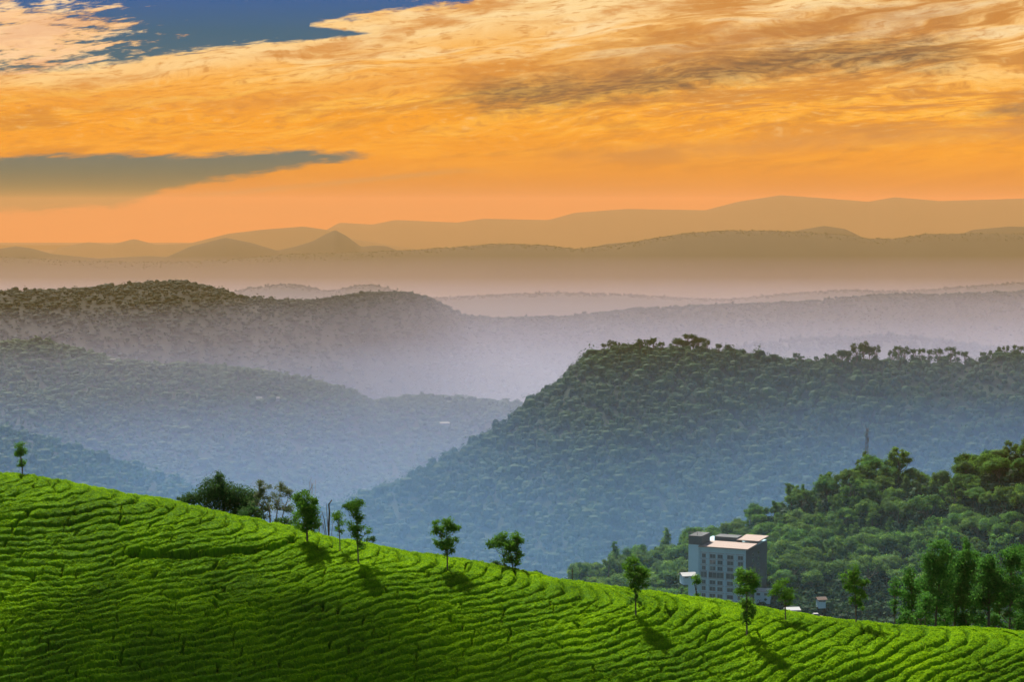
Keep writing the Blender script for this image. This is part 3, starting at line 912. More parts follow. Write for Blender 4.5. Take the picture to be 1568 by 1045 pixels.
tea_tree("tree", "tree with a loose crown and a low tuft on its trunk, left of the hotel", (974, 944),
         [(970, 854, 9, 7), (963, 866, 11, 10), (978, 866, 11, 11), (988, 874, 8, 10), (972, 882, 14, 11), (984, 890, 10, 8), (968, 896, 8, 7), (975, 904, 6, 5), (968, 921, 6, 7), (977, 924, 5, 6), (973, 914, 5, 5)],
         [[(974, 944, 1.5), (973, 920, 1.2), (974, 890, 1.0), (971, 860, 0.5)]], group=G_OAK, seed=18, size=0.13, dens=1.7)
back_tree("tree", "small ball-crowned tree on a bare stem in front of the hotel's left corner", (1067, 922), 2.5,
          [(1067, 887, 7, 6), (1066, 893, 5, 4), (1069, 912, 4, 5)], [[(1067, 922, 0.9), (1067, 905, 0.8), (1067, 888, 0.5)]], group=G_OAK, seed=19, size=0.11, dens=2.0)
tea_tree("tree", "bright round-crowned tree with leafy lower trunk before the hotel's dark side", (1144, 973),
         [(1142, 875, 12, 8), (1135, 886, 11, 11), (1149, 884, 12, 12), (1154, 897, 7, 8), (1141, 900, 14, 10), (1129, 904, 5, 4), (1139, 922, 8, 7), (1148, 930, 9, 11), (1140, 942, 7, 8), (1152, 939, 5, 6), (1146, 952, 5, 6)],
         [[(1144, 973, 1.5), (1143, 945, 1.3), (1143, 910, 1.1), (1143, 880, 0.5)]], group=G_OAK, seed=20, size=0.13, dens=2.2)
tea_tree("tree", "light green spreading tree on a thin curved stem, right of the hotel", (1203, 948),
         [(1199, 891, 10, 7), (1190, 900, 11, 8), (1204, 903, 10, 9), (1181, 907, 8, 5), (1210, 912, 7, 8), (1197, 914, 9, 7), (1207, 924, 6, 5)],
         [[(1203, 948, 1.1), (1202, 928, 0.9), (1203, 912, 0.7), (1199, 893, 0.4)], [(1202, 922, 0.6), (1188, 905, 0.3)]], group=G_OAK, seed=21, size=0.12, dens=1.5)
tea_tree("tree", "double-topped tree alone between the spreading light tree and the right-hand grove", (1311, 956),
         [(1305, 872, 10, 8), (1300, 884, 11, 10), (1310, 890, 10, 10), (1296, 893, 7, 6), (1308, 904, 9, 9), (1325, 896, 7, 9), (1322, 910, 7, 8), (1312, 918, 7, 8), (1302, 918, 5, 4), (1318, 930, 5, 6)],
         [[(1311, 956, 1.2), (1310, 930, 1.0), (1309, 905, 0.8), (1305, 876, 0.5)], [(1310, 925, 0.7), (1324, 895, 0.4)]], group=G_OAK, seed=22, size=0.13, dens=1.8)

GRV = "trees of the grove at the right end of the tea hill"
grove = [
    ("slim low tree at the left end of the right-hand grove", (1374, 960), 3, [(1374, 892, 7, 8), (1370, 902, 6, 8), (1379, 905, 8, 9), (1372, 925, 6, 7), (1370, 933, 4, 5)], 1372, 894, 1.2, 1.3),
    ("narrow dark tree second in the grove, beside the slim low tree", (1400, 964), 9, [(1398, 876, 9, 8), (1392, 886, 8, 9), (1403, 892, 11, 12), (1396, 908, 11, 12), (1405, 920, 9, 12), (1394, 930, 8, 8)], 1398, 876, 1.6, 1.8),
    ("broad leafy tree rising in tiers, left of the tallest spire of the grove", (1434, 966), 6, [(1443, 835, 12, 10), (1452, 842, 12, 12), (1432, 850, 13, 11), (1424, 860, 10, 9), (1446, 862, 16, 14), (1428, 878, 16, 13), (1448, 888, 17, 14), (1420, 900, 14, 12), (1436, 912, 18, 14), (1416, 922, 9, 8), (1440, 934, 14, 9)], 1446, 840, 2.0, 2.0),
    ("tallest pointed spire of the right-hand grove", (1463, 968), 8, [(1479, 831, 6, 9), (1478, 845, 9, 11), (1472, 858, 12, 11), (1484, 862, 11, 12), (1465, 874, 14, 12), (1482, 880, 14, 13), (1470, 895, 17, 14), (1488, 900, 12, 12), (1462, 915, 13, 12), (1478, 922, 14, 12), (1466, 938, 11, 9)], 1476, 835, 2.4, 2.2),
    ("round-headed tree just right of the tallest spire in the grove", (1496, 968), 12, [(1492, 850, 10, 9), (1500, 860, 10, 10), (1494, 872, 13, 12), (1502, 888, 12, 12), (1492, 900, 12, 12), (1498, 920, 12, 12), (1490, 940, 8, 8)], 1495, 855, 1.6, 1.8),
    ("thick-trunked tree with bright lower boughs in the right half of the grove", (1518, 968), 5, [(1514, 857, 10, 10), (1508, 870, 10, 10), (1521, 872, 13, 12), (1514, 888, 15, 12), (1527, 894, 12, 12), (1510, 906, 13, 11), (1526, 912, 13, 12), (1500, 918, 9, 7), (1512, 926, 11, 8), (1492, 938, 6, 7)], 1516, 860, 2.6, 2.0),
    ("slender tree with a bright top between the thick-trunked tree and the frame's right edge", (1535, 970), 9, [(1531, 872, 8, 8), (1537, 884, 10, 11), (1534, 900, 11, 11), (1541, 916, 10, 11), (1532, 932, 8, 9)], 1533, 876, 1.4, 1.9),
    ("tall open-crowned tree at the right edge of the picture", (1550, 970), 4, [(1545, 845, 10, 9), (1555, 840, 8, 8), (1562, 856, 10, 11), (1548, 864, 11, 11), (1558, 880, 12, 12), (1545, 892, 10, 9), (1560, 906, 12, 12), (1548, 916, 11, 10), (1564, 928, 10, 10), (1552, 940, 7, 7)], 1552, 848, 1.6, 1.9),
    ("dark tree cut by the right edge of the picture, last of the grove", (1577, 972), 8, [(1574, 838, 12, 12), (1582, 858, 14, 14), (1571, 876, 12, 12), (1582, 896, 14, 14), (1572, 918, 12, 12), (1580, 938, 10, 9)], 1577, 845, 1.8, 1.9),
    ("short leafy tree low in the grove under the tiered tree", (1420, 966), 4, [(1418, 915, 9, 9), (1426, 922, 9, 9), (1416, 930, 8, 8), (1424, 940, 7, 7)], 1420, 918, 0.9, 1.3),
]
for k, (lab, base, bh, lobes, tx, ty, tw, dn) in enumerate(grove):
    back_tree("tree", lab, base, bh, lobes, [[(base[0], base[1], tw), (base[0] + (tx - base[0]) * 0.3, base[1] + (ty - base[1]) * 0.35, tw * 0.8), (base[0] + (tx - base[0]) * 0.7, base[1] + (ty - base[1]) * 0.7, tw * 0.5), (tx, ty, tw * 0.2)]],
              mat=M['grove'], group=GRV, seed=40 + k, size=0.16, dens=dn * 1.1, limbs=20, fat=1.16, clump=0.42)

for k, (x, y, rx, ry, bh, lab) in enumerate([(1388, 946, 11, 9, 6, "leafy bush at the foot of the narrow dark tree, left part of the grove"), (1412, 948, 12, 10, 10, "leafy bush under the tiered tree of the grove"),
                                         (1449, 948, 13, 11, 10, "leafy bush between the tiered tree and the tallest spire"), (1481, 950, 12, 11, 7, "leafy bush right of the tallest spire's trunk"),
                                         (1506, 951, 11, 9, 10, "low bush left of the thick trunk in the grove"), (1527, 951, 11, 10, 7, "low bush between the thick trunk and the slender tree"), (1561, 952, 13, 11, 9, "leafy bush at the right edge of the picture")]):
    back_tree("bush", lab, (x, y + 14), bh, [(x, y, rx, ry), (x - rx * 0.7, y + 4, rx * 0.7, ry * 0.7), (x + rx * 0.7, y + 3, rx * 0.7, ry * 0.8), (x + 2, y - ry * 0.8, rx * 0.6, ry * 0.6)], [[(x, y + 14, 0.8), (x + 1, y, 0.5)]],
              mat=M['grove'], seed=70 + k, cat="bush", size=0.15, dens=1.4)

# thin post on the skyline
a, _ = ray(877, 887)
Yp = float(tea.Yc(a)) + 1.0
pp = tea.ground(877, Yp)
mb = MB()
mb.tube([(0, 0, -0.9), (0, 0, 0.86)], [0.035, 0.03], 6)
mb.box(-0.06, 0.06, -0.02, 0.02, 0.60, 0.66)
tag(mb.build("post", M['bark'], loc=pp), "thin dark wooden post standing on the tea ridge left of the small hill of trees", "post")


# ------------------------------------------------------------------ forest on the near slope
def blob(n_lat, n_lon, r, rough, seed):
    """an uneven closed lump, unit size"""
    vs, fs = [], []
    for i in range(n_lat + 1):
        for j in range(n_lon):
            th, ph = math.pi * i / n_lat, 2 * math.pi * j / n_lon
            vs.append((math.sin(th) * math.cos(ph), math.sin(th) * math.sin(ph), math.cos(th)))
    v = np.array(vs)
    n = fbm(v[:, 0] * 2.2 + seed, v[:, 1] * 2.2 + v[:, 2] * 1.7, 3, seed)
    v = v * (1 + rough * (n[:, None] - 0.5) * 2)
    fs = [(i * n_lon + j, (i + 1) * n_lon + j, (i + 1) * n_lon + (j + 1) % n_lon, i * n_lon + (j + 1) % n_lon) for i in range(n_lat) for j in range(n_lon)]
    return v, np.array(fs)


def forest_mesh(kind, seed, size, dens, hgt):
    """crown and trunk arrays of a forest tree, hgt metres tall"""
    r = np.random.default_rng(seed)
    L = []
    if kind == 'round':
        R = hgt * 0.36
        for _ in range(11):
            d = r.normal(size=3)
            d /= np.linalg.norm(d)
            d[2] = abs(d[2]) * 0.9 - 0.25
            q = R * r.uniform(0.30, 0.48)
            L.append((d[0] * R * 0.75, d[1] * R * 0.75, hgt * 0.60 + d[2] * R * 0.8, q, q, q * 0.85))
    elif kind == 'umbrella':
        R = hgt * 0.48
        for _ in range(12):
            t, q = r.uniform(0, 2 * math.pi), math.sqrt(r.random())
            s = R * r.uniform(0.24, 0.36)
            L.append((math.cos(t) * R * q * 0.85, math.sin(t) * R * q * 0.85, hgt * (0.84 - 0.22 * q * q), s, s, s * 0.6))
    elif kind == 'tall':
        for _ in range(11):
            h = r.uniform(0.42, 0.97)
            w = hgt * 0.15 * (1.15 - abs(h - 0.68) * 1.5)
            s = hgt * r.uniform(0.07, 0.11)
            t = r.uniform(0, 2 * math.pi)
            L.append((math.cos(t) * w, math.sin(t) * w, hgt * h, s, s, s * 1.1))
    else:
        for h in np.linspace(0.22, 0.97, 11):
            w = hgt * 0.24 * (1.06 - h)
            t = r.uniform(0, 2 * math.pi)
            L.append((math.cos(t) * w * 0.35, math.sin(t) * w * 0.35, hgt * h, w + 0.3, w + 0.3, hgt * 0.06))
    C, Nn, S, Tn, K = crown_leaves(L, size, dens, r, 0.34, 0.42)
    V_, F_ = leaf_quads(C, Nn, S, 0.75, r)
    mb = MB()
    mb.tube([(0, 0, -1.5), (0.1, 0, hgt * 0.3), (0, 0.1, hgt * 0.8)], [hgt * 0.022, hgt * 0.016, hgt * 0.006], 6)
    for q in K[r.choice(len(K), min(12, len(K)), replace=False)]:
        branch(mb, (0, 0, hgt * r.uniform(0.25, 0.5)), q, hgt * 0.009, hgt * 0.003, r, 3)
    tv, tf = mb.arrays()
    return V_, F_, Tn, tv, tf


kinds = [('round', 'rounded leafy tree of the wooded slope behind the hotel'), ('umbrella', 'flat-topped spreading tree of the wooded slope behind the hotel'),
         ('tall', 'tall narrow tree of the wooded slope behind the hotel'), ('cone', 'pointed conical tree of the wooded slope behind the hotel')]
lib = {}
for ki, (k, lab) in enumerate(kinds):
    lib[k] = []
    for v in range(5 if k in ('round', 'umbrella') else 3):
        V_, F_, Tn, tv, tf = forest_mesh(k, 200 + ki * 17 + v, 0.42, 2.6, 10.0)
        o = mesh_obj("forest_tree", np.concatenate([V_, tv]), np.concatenate([F_, tf + len(V_)]), [M['forest'], M['bark']], tint=np.concatenate([Tn, np.full(len(tf), .5)]),
                     midx=np.concatenate([np.zeros(len(F_)), np.ones(len(tf))]))
        lib[k].append([o, False])

HOTEL_Y = 548.0
spots = []
r = np.random.default_rng(77)
tries = 0
while len(spots) < 285 and tries < 60000:
    tries += 1
    x = r.uniform(868, 1620)
    a = ray(x, 700)[0]
    s = r.uniform(-14, 95)
    Yc = float(near_hill.Yc(a))
    Y = Yc - s
    z = float(near_hill.height(a, Y))
    v = z / Y
    py = H / 2 - F * (v * CT + ST) / (CT - v * ST)
    if py > 985:
        continue
    X = a * Y
    if 1030 < x < 1195 and Y < HOTEL_Y + 22:
        continue
    if any(abs(x - q[0]) < 13 and Y < q[1] + 4 for q in ((1181, 575), (1229, 585), (1258, 545))) and r.random() < 0.85:
        continue
    if any((X - q[0]) ** 2 + (Y - q[1]) ** 2 < 5.4 ** 2 for q in spots):
        continue
    spots.append((X, Y, z, x, s))
for X, Y, z, x, s in spots:
    u = r.random()
    k = 'round' if u < 0.48 else 'umbrella' if u < 0.74 else 'tall' if u < 0.90 else 'cone'
    slot = lib[k][r.integers(len(lib[k]))]
    o = slot[0]
    if slot[1]:
        o = o.copy()
        COL.objects.link(o)
    slot[1] = True
    h = r.uniform(0.75, 1.2) * (1.0 if k != 'tall' else 1.15)
    if s < 0:
        h *= 0.85
    o.location = (X, Y, z - 0.3)
    o.scale = (h * r.uniform(0.9, 1.15), h * r.uniform(0.9, 1.15), h)
    o.rotation_euler = (0, 0, r.uniform(0, 6.28))
    tag(o, dict(kinds)[k], "tree", "trees of the wooded slope behind the hotel")
for k in lib:
    for slot in lib[k]:
        if not slot[1]:
            bpy.data.objects.remove(slot[0])


# ------------------------------------------------------------------ woods farther off
def wood(name, label, ridge, mat, x0, x1, s0, s1, n, hgt, leaves, size, seed, crest_bias=0.0, thr=0.36, wide=1.0):
    """many crowns spread over a far hill, one mass"""
    r = np.random.default_rng(seed)
    protos = []
    for k in range(6):
        L = []
        tall = k % 3 == 2
        for _ in range(5):
            d = r.normal(size=3)
            d /= np.linalg.norm(d)
            q = r.uniform(0.22, 0.34)
            L.append((d[0] * (0.16 if tall else 0.30), d[1] * (0.16 if tall else 0.30), (0.66 if tall else 0.52) + d[2] * (0.26 if tall else 0.20), q * (0.7 if tall else 1), q * (0.7 if tall else 1), q * 0.85))
        C, Nn, S, Tn, K = crown_leaves(L, size / hgt, 0.2, r, 0.36, 1.8)
        pick = r.choice(len(C), min(leaves, len(C)), replace=False)
        V_, F_ = leaf_quads(C[pick], Nn[pick], S[pick] * 1.6, 0.8, r)
        bv, bf = blob(4, 7, 1, 0.25, 300 + k)
        bv = bv * np.array([0.22 if tall else 0.34, 0.22 if tall else 0.34, 0.30]) + np.array([0, 0, 0.62 if tall else 0.50])
        protos.append((np.concatenate([V_, bv]), np.concatenate([F_, bf + len(V_)]), np.concatenate([Tn[pick], np.full(len(bf), 0.35)])))
    u = r.random(n)
    a = ray(x0, 600)[0] + u * (ray(x1, 600)[0] - ray(x0, 600)[0])
    s = s0 + (s1 - s0) * r.random(n) ** (1 + crest_bias)
    Y = ridge.Yc(a) - s
    z = ridge.height(a, Y)
    dens_mask = fbm(a * Y / (hgt * 14), Y / (hgt * 14), 3, seed) + r.normal(0, 0.08, n)
    ok = (z > FLOOR + 2) & (dens_mask > thr)
    a, Y, z = a[ok], Y[ok], z[ok]
    Vs, Fs, Ts, off = [], [], [], 0
    which = r.integers(0, 6, len(a))
    for k in range(6):
        m = which == k
        nn = m.sum()
        pv, pf, pt = protos[k]
        h = hgt * np.clip(np.exp(r.normal(-0.28, 0.30, nn)), 0.4, 1.7)
        w = h * r.uniform(0.85, 1.25, nn) * wide
        t = r.uniform(0, 6.28, nn)
        c, sn = np.cos(t), np.sin(t)
        x = (pv[None, :, 0] * c[:, None] - pv[None, :, 1] * sn[:, None]) * w[:, None] + (a[m] * Y[m])[:, None]
        y = (pv[None, :, 0] * sn[:, None] + pv[None, :, 1] * c[:, None]) * w[:, None] + Y[m][:, None]
        zz = pv[None, :, 2] * h[:, None] + z[m][:, None] - h[:, None] * 0.12
        Vs.append(np.stack([x, y, zz], -1).reshape(-1, 3))
        f = pf[None] + (np.arange(nn) * len(pv))[:, None, None] + off
        Fs.append(f.reshape(-1, 4))
        tv = np.clip(pt[None] + r.normal(0, 0.15, nn)[:, None], 0, 1)
        Ts.append(tv.reshape(-1))
        off += nn * len(pv)
    o = mesh_obj(name, np.concatenate(Vs), np.concatenate(Fs), mat, tint=np.concatenate(Ts))
    return tag(o, label, None, None, 'stuff')


wood("undergrowth", "dense low shrubs between the trees of the wooded slope", near_hill, M['shrub'], 860, 1660, -20, 140, 7500, 4.0, 60, 0.5, 400, 0.0, 0.3)
wood("hillside_forest", "dense forest covering the big hill on the right", big_hill, M['slopewood'], 480, 1680, -60, 760, 20000, 10.0, 70, 0.60, 401, 0.0, 0.2)
wood("valley_forest", "hazy woods on the hill in the left of the valley", left_hill, M['wood'], -420, 1000, -60, 800, 27000, 7.5, 18, 1.0, 402, 0.4, 0.18, 1.3)
wood("spur_forest", "hazy woods on the low spur at the left edge", left_spur, M['wood'], -420, 420, -40, 700, 8000, 10.0, 18, 1.6, 403, 0.0, 0.22)
wood("ridge_forest", "dark woods along the top of the dark ridge", dark_ridge, M['ridgewood'], -420, 1800, -120, 800, 29000, 7.5, 10, 1.3, 404, 0.9, 0.15, 1.4)
wood("far_forest", "thin line of trees on the broad tan ridge", far_ridge, M['ridgewood'], -60, 1640, -150, 260, 5000, 8.0, 6, 3.0, 405, 0.8, 0.2)
wood("misty_woods", "faint woods on the low misty hill", low_hill, M['ridgewood'], 1000, 1640, -60, 120, 1800, 10.0, 10, 2.0, 406, 0.0, 0.2)
wood("step_woods", "faint woods on the low ridges behind the dark ridge", step_ridge, M['ridgewood'], 320, 1640, -120, 120, 3500, 9.0, 6, 3.0, 407, 0.3, 0.25)

# single trees standing out on the skyline of the big hill
G_SKY = "tall trees along the skyline of the big forested hill"
skyl = []
for k in range(4):
    V_, F_, Tn, tv, tf = forest_mesh('tall' if k < 3 else 'round', 320 + k, 0.7, 1.0, 14.0)
    skyl.append([mesh_obj("ridge_tree", np.concatenate([V_, tv]), np.concatenate([F_, tf + len(V_)]), [M['slopewood'], M['bark']], tint=np.concatenate([Tn, np.full(len(tf), .5)]),
                          midx=np.concatenate([np.zeros(len(F_)), np.ones(len(tf))])), False])
sky_spots = [(815, .8), (838, .8), (895, .9), (915, .9), (925, 1.1), (936, 1.1), (945, .9), (968, .9), (980, 1.1), (992, 1.3), (1001, 1.3), (1012, 1.0), (1036, 1.4), (1046, 1.0), (1053, 1.5), (1062, 1.4), (1070, 1.3), (1082, 1.1), (1100, 1.0), (1115, .9), (1130, .9), (1150, .9),
             (1170, 1.0), (1185, .9), (1220, 1.1), (1228, .8), (1250, .8), (1266, 1.1), (1276, 1.0), (1290, 1.5), (1299, 1.4), (1312, 1.6), (1322, 1.6), (1331, 1.5), (1342, 1.3), (1366, 1.4), (1376, 1.5), (1385, 1.4), (1400, 1.4), (1410, 1.7), (1422, 1.5), (1436, 1.5), (1445, 1.3), (1456, 1.6),
             (1464, 1.5), (1478, 1.2), (1506, 1.0), (1516, .9), (1530, 1.1), (1540, 1.0), (1552, 1.2), (1562, 1.0)]
for x, hh in sky_spots:
    a = ray(x, 550)[0]
    Y = float(big_hill.Yc(a)) + r.uniform(-10, 25)
    slot = skyl[r.integers(4)]
    o = slot[0]
    if slot[1]:
        o = o.copy()
        COL.objects.link(o)
    slot[1] = True
    o.location = (a * Y, Y, float(big_hill.height(a, Y)) - 0.5)
    w = hh * r.uniform(0.8, 1.15)
    o.scale = (w, w, hh * 0.95)
    o.rotation_euler = (0, 0, r.uniform(0, 6.28))
    tag(o, "tall tree standing out on the skyline of the big forested hill", "tree", G_SKY)

# ------------------------------------------------------------------ hotel
M['wall'] = surf('wall', (0.30, 0.48, 0.57), 0.85, 0.2, 0.10, 0.6)
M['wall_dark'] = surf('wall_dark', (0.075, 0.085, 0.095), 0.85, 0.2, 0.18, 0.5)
M['trim'] = surf('trim', (0.26, 0.31, 0.35), 0.8, 0.2, 0.08, 0.8)
M['glass'] = surf('glass', (0.05, 0.08, 0.10), 0.12, 0.6, 0.3, 0.4)
M['roof_pink'] = surf('roof_pink', (0.24, 0.19, 0.17), 0.75, 0.3, 0.18, 0.5)
M['roof_red'] = surf('roof_red', (0.10, 0.068, 0.055), 0.8, 0.2, 0.3, 0.8)
M['roof_white'] = surf('roof_white', (0.30, 0.32, 0.33), 0.5, 0.4, 0.12, 0.7)
M['dull'] = surf('dull', (0.13, 0.14, 0.14), 0.9, 0.05, 0.2, 0.7)
M['roof_dull'] = surf('roof_dull', (0.22, 0.23, 0.23), 0.8, 0.1, 0.2, 0.7)
M['white'] = surf('white', (0.40, 0.40, 0.39), 0.8, 0.2, 0.08, 0.8)
M['metal'] = surf('metal', (0.16, 0.17, 0.18), 0.5, 0.5, 0.2, 1.0, metallic=0.6)
M['car'] = surf('car', (0.10, 0.11, 0.13), 0.25, 0.6, 0.05, 1.0)
M['rubber'] = surf('rubber', (0.02, 0.02, 0.02), 0.9, 0.2, 0.2, 3.0)

hb = at(1098, 948, HOTEL_Y)               # foot of the front's middle
sH = mpp(HOTEL_Y)
YAW = math.radians(-24)
hotel = thing("hotel", "tall blue-grey hotel with rows of windows and a pale overhanging roof", "building", hb, rz=YAW)
CW = math.cos(YAW)
FW = 82 * sH / CW                          # front width
x0, x1 = -FW / 2, FW / 2
DEP = 45 * sH / math.sin(-YAW)
HT = (948 - 838) * sH
mb = MB()
mb.box(x0, x1, 0, DEP, -14, HT)
mb.build("wall", M['wall'], hotel)
mb = MB()
mb.box(x1 - 0.01 + 0.02, x1 + 0.18, 0.35, DEP - 0.1, -14, HT - 0.25)  # dark slab: shade of the hotel's right face put into the colour
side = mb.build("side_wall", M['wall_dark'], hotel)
tag(side, "side wall with its shade painted in as dark grey")
fl = (892 - 880.5) * sH
cols = [(1078, 5.0), (1091, 8.0), (1102, 7.0), (1117, 8.5), (1132, 7.0)]
rws = [851, 860.3, 870, 880.5, 892, 902, 913, 924]


def hx(px):
    return (px - 1098) * sH / CW


for ri, py in enumerate(rws):
    for cx_, wpx in cols:
        zc = (948 - py) * sH
        tall_row = ri == 3
        hh = (8.0 if tall_row else 5.6) * sH
        ww = (wpx + (3.2 if tall_row else 0)) * sH / CW
        xc = hx(cx_)
        f = MB()
        t = 0.10
        f.box(xc - ww / 2 - t, xc + ww / 2 + t, -0.10, -0.002, zc + hh / 2, zc + hh / 2 + t)
        f.box(xc - ww / 2 - t, xc + ww / 2 + t, -0.22, -0.002, zc - hh / 2 - t, zc - hh / 2)
        f.box(xc - ww / 2 - t, xc - ww / 2, -0.10, -0.002, zc - hh / 2, zc + hh / 2)
        f.box(xc + ww / 2, xc + ww / 2 + t, -0.10, -0.002, zc - hh / 2, zc + hh / 2)
        f.box(xc - 0.03, xc + 0.03, -0.08, -0.035, zc - hh / 2, zc + hh / 2)
        win = f.build("window", M['trim'], hotel)
        g_ = MB()
        g_.box(xc - ww / 2, xc + ww / 2, -0.03, -0.004, zc - hh / 2, zc + hh / 2)
        g_.build("pane", M['glass'], win)
# slim string courses and pilasters
mb = MB()
for py in (846, 855.7, 865.2, 875, 886.3, 897, 908, 919):
    z_ = (948 - py) * sH
    mb.box(hx(1073), x1 - 0.02, -0.16, -0.003, z_ - 0.10, z_ + 0.10)
mb.build("string_course", M['trim'], hotel)
for px_ in (1072, 1084.5, 1109.5, 1124.5, 1139):
    mb = MB()
    mb.box(hx(px_) - 0.17, hx(px_) + 0.17, -0.26, -0.163, -14, HT - 0.05)
    mb.build("pilaster", M['wall'], hotel)
# stair tower at the left corner with a dark cap and rail
mb = MB()
mb.box(x0 - 0.25, hx(1071), -0.5, DEP * 0.35, -14, HT + 0.6)
tw = mb.build("stair_tower", M['wall'], hotel)
mb = MB()
mb.box(x0 - 0.25, hx(1075), -0.5, DEP * 0.35, HT + 0.603, HT + 3.0)
mb.build("tower_cap", M['wall_dark'], tw)
mb = MB()
for q in np.linspace(x0 - 0.2, hx(1075) - 0.1, 7):
    mb.tube([(q, -0.42, HT + 3.0), (q, -0.42, HT + 3.9)], [0.05, 0.05], 4)
mb.tube([(x0 - 0.25, -0.42, HT + 3.9), (hx(1075), -0.42, HT + 3.9)], [0.05, 0.05], 4)
mb.tube([(hx(1067), 0.6, HT + 3.0), (hx(1067), 0.6, HT + 5.6)], [0.07, 0.03], 4)
mb.build("rail", M['metal'], tw)
# roofs: two mono-pitch slabs with thickness
for nm, xa, xb, ya, yb, z0_, z1_ in (("front_roof", hx(1071), x1 + 0.9, -1.0, DEP * 0.42, HT + 0.15, HT + 0.35), ("rear_roof", hx(1112), x1 + 1.2, DEP * 0.43, DEP * 0.9, HT + 1.0, HT + 1.15)):
    mb = MB()
    mb.add([(xa, ya, z0_), (xb, ya, z0_), (xb, yb, z1_), (xa, yb, z1_), (xa, ya, z0_ + 0.28), (xb, ya, z0_ + 0.28), (xb, yb, z1_ + 0.28), (xa, yb, z1_ + 0.28)],
           [(0, 3, 2, 1), (4, 5, 6, 7), (0, 1, 5, 4), (1, 2, 6, 5), (2, 3, 7, 6), (3, 0, 4, 7)])
    mb.build("roof", M['roof_pink'], hotel)
mb = MB()
mb.box(hx(1078), hx(1112), DEP * 0.46, DEP * 0.7, HT, HT + 1.7)
mb.build("plant_room", M['wall_dark'], hotel)
# windows of the dark side
for py in rws[:6]:
    for fy in (0.32, 0.58):
        zc = (948 - py) * sH
        yc = DEP * fy
        mb = MB()
        mb.box(x1 + 0.182, x1 + 0.26, yc - 0.75, yc + 0.75, zc - 0.5, zc + 0.5)
        w = mb.build("window", M['metal'], hotel)
        mb = MB()
        mb.box(x1 + 0.262, x1 + 0.28, yc - 0.65, yc + 0.65, zc - 0.4, zc + 0.4)
        mb.build("pane", M['glass'], w)


def house(label, loc, w, d, h, roof_h, roof_mat, wall_mat, rz=0.0, over=0.4, group=None, windows=2):
    hs = thing("house", label, "house", loc, group, rz)
    mb = MB()
    mb.box(-w / 2, w / 2, -d / 2, d / 2, -1.5, h)
    wl = mb.build("wall", wall_mat, hs)
    mb = MB()
    o = over
    W2, D2 = w / 2 + o, d / 2 + o
    t = 0.18
    mb.add([(-W2, -D2, h), (W2, -D2, h), (W2, 0, h + roof_h), (-W2, 0, h + roof_h), (-W2, -D2, h + t), (W2, -D2, h + t), (W2, 0, h + roof_h + t), (-W2, 0, h + roof_h + t)],
           [(0, 3, 2, 1), (4, 5, 6, 7), (0, 1, 5, 4), (1, 2, 6, 5), (3, 0, 4, 7)])
    mb.add([(-W2, D2, h), (W2, D2, h), (W2, 0, h + roof_h), (-W2, 0, h + roof_h), (-W2, D2, h + t), (W2, D2, h + t), (W2, 0, h + roof_h + t), (-W2, 0, h + roof_h + t)],
           [(0, 1, 2, 3), (4, 7, 6, 5), (0, 4, 5, 1), (1, 5, 6, 2), (3, 7, 4, 0)])
    mb.add([(-w / 2, -d / 2, h), (-w / 2, d / 2, h), (-w / 2, 0, h + roof_h * 0.96), (-w / 2, 0, h + roof_h * 0.95), (w / 2, -d / 2, h), (w / 2, d / 2, h), (w / 2, 0, h + roof_h * 0.96), (w / 2, 0, h + roof_h * 0.95)], [(0, 1, 2, 3), (4, 5, 6, 7)])
    mb.build("roof", roof_mat, hs)
    for k in range(windows):
        xc = -w / 2 + w * (k + 0.5) / windows
        mb = MB()
        mb.box(xc - 0.55, xc + 0.55, -d / 2 - 0.08, -d / 2 - 0.003, h * 0.40, h * 0.80)
        wn = mb.build("window", M['trim'], hs)
        mb = MB()
        mb.box(xc - 0.45, xc + 0.45, -d / 2 - 0.10, -d / 2 - 0.082, h * 0.44, h * 0.76)
        mb.build("pane", M['glass'], wn)
    return hs


house("white shed with a pale sloping roof at the foot of the hotel's left corner", at(1053, 886, 540), 3.4, 3.0, 0.7, 0.7, M['roof_white'], M['wall'], 0.25, group=None)
house("pale flat-roofed house low beside the hotel's dark right side", at(1168, 915, 552), 4.2, 4.0, 1.8, 0.5, M['roof_white'], M['wall'], -0.2)
house("small dark shed with a pale roof just over the tea ridge, right of the hotel", at(1213, 945, 300), 1.9, 1.8, 0.95, 0.30, M['roof_white'], M['wall_dark'], 0.15, 0.12, windows=1)
house("white-walled house half hidden among trees right of the hotel", at(1181, 878, 575), 2.6, 3.0, 1.6, 0.7, M['roof_white'], M['white'], -0.3)
house("small white house highest on the slope right of the hotel", at(1229, 880, 585), 2.4, 2.6, 1.7, 0.8, M['roof_white'], M['white'], 0.3)
house("small house with a pale pointed roof below the white house on the slope", at(1232, 898, 575), 2.8, 2.6, 1.2, 1.0, M['roof_white'], M['wall'], 0.1)
house("small house with a dull brown roof among trees left of the double-topped tree", at(1257, 923, 545), 2.0, 2.0, 0.7, 0.6, M['roof_red'], M['wall'], 0.2)

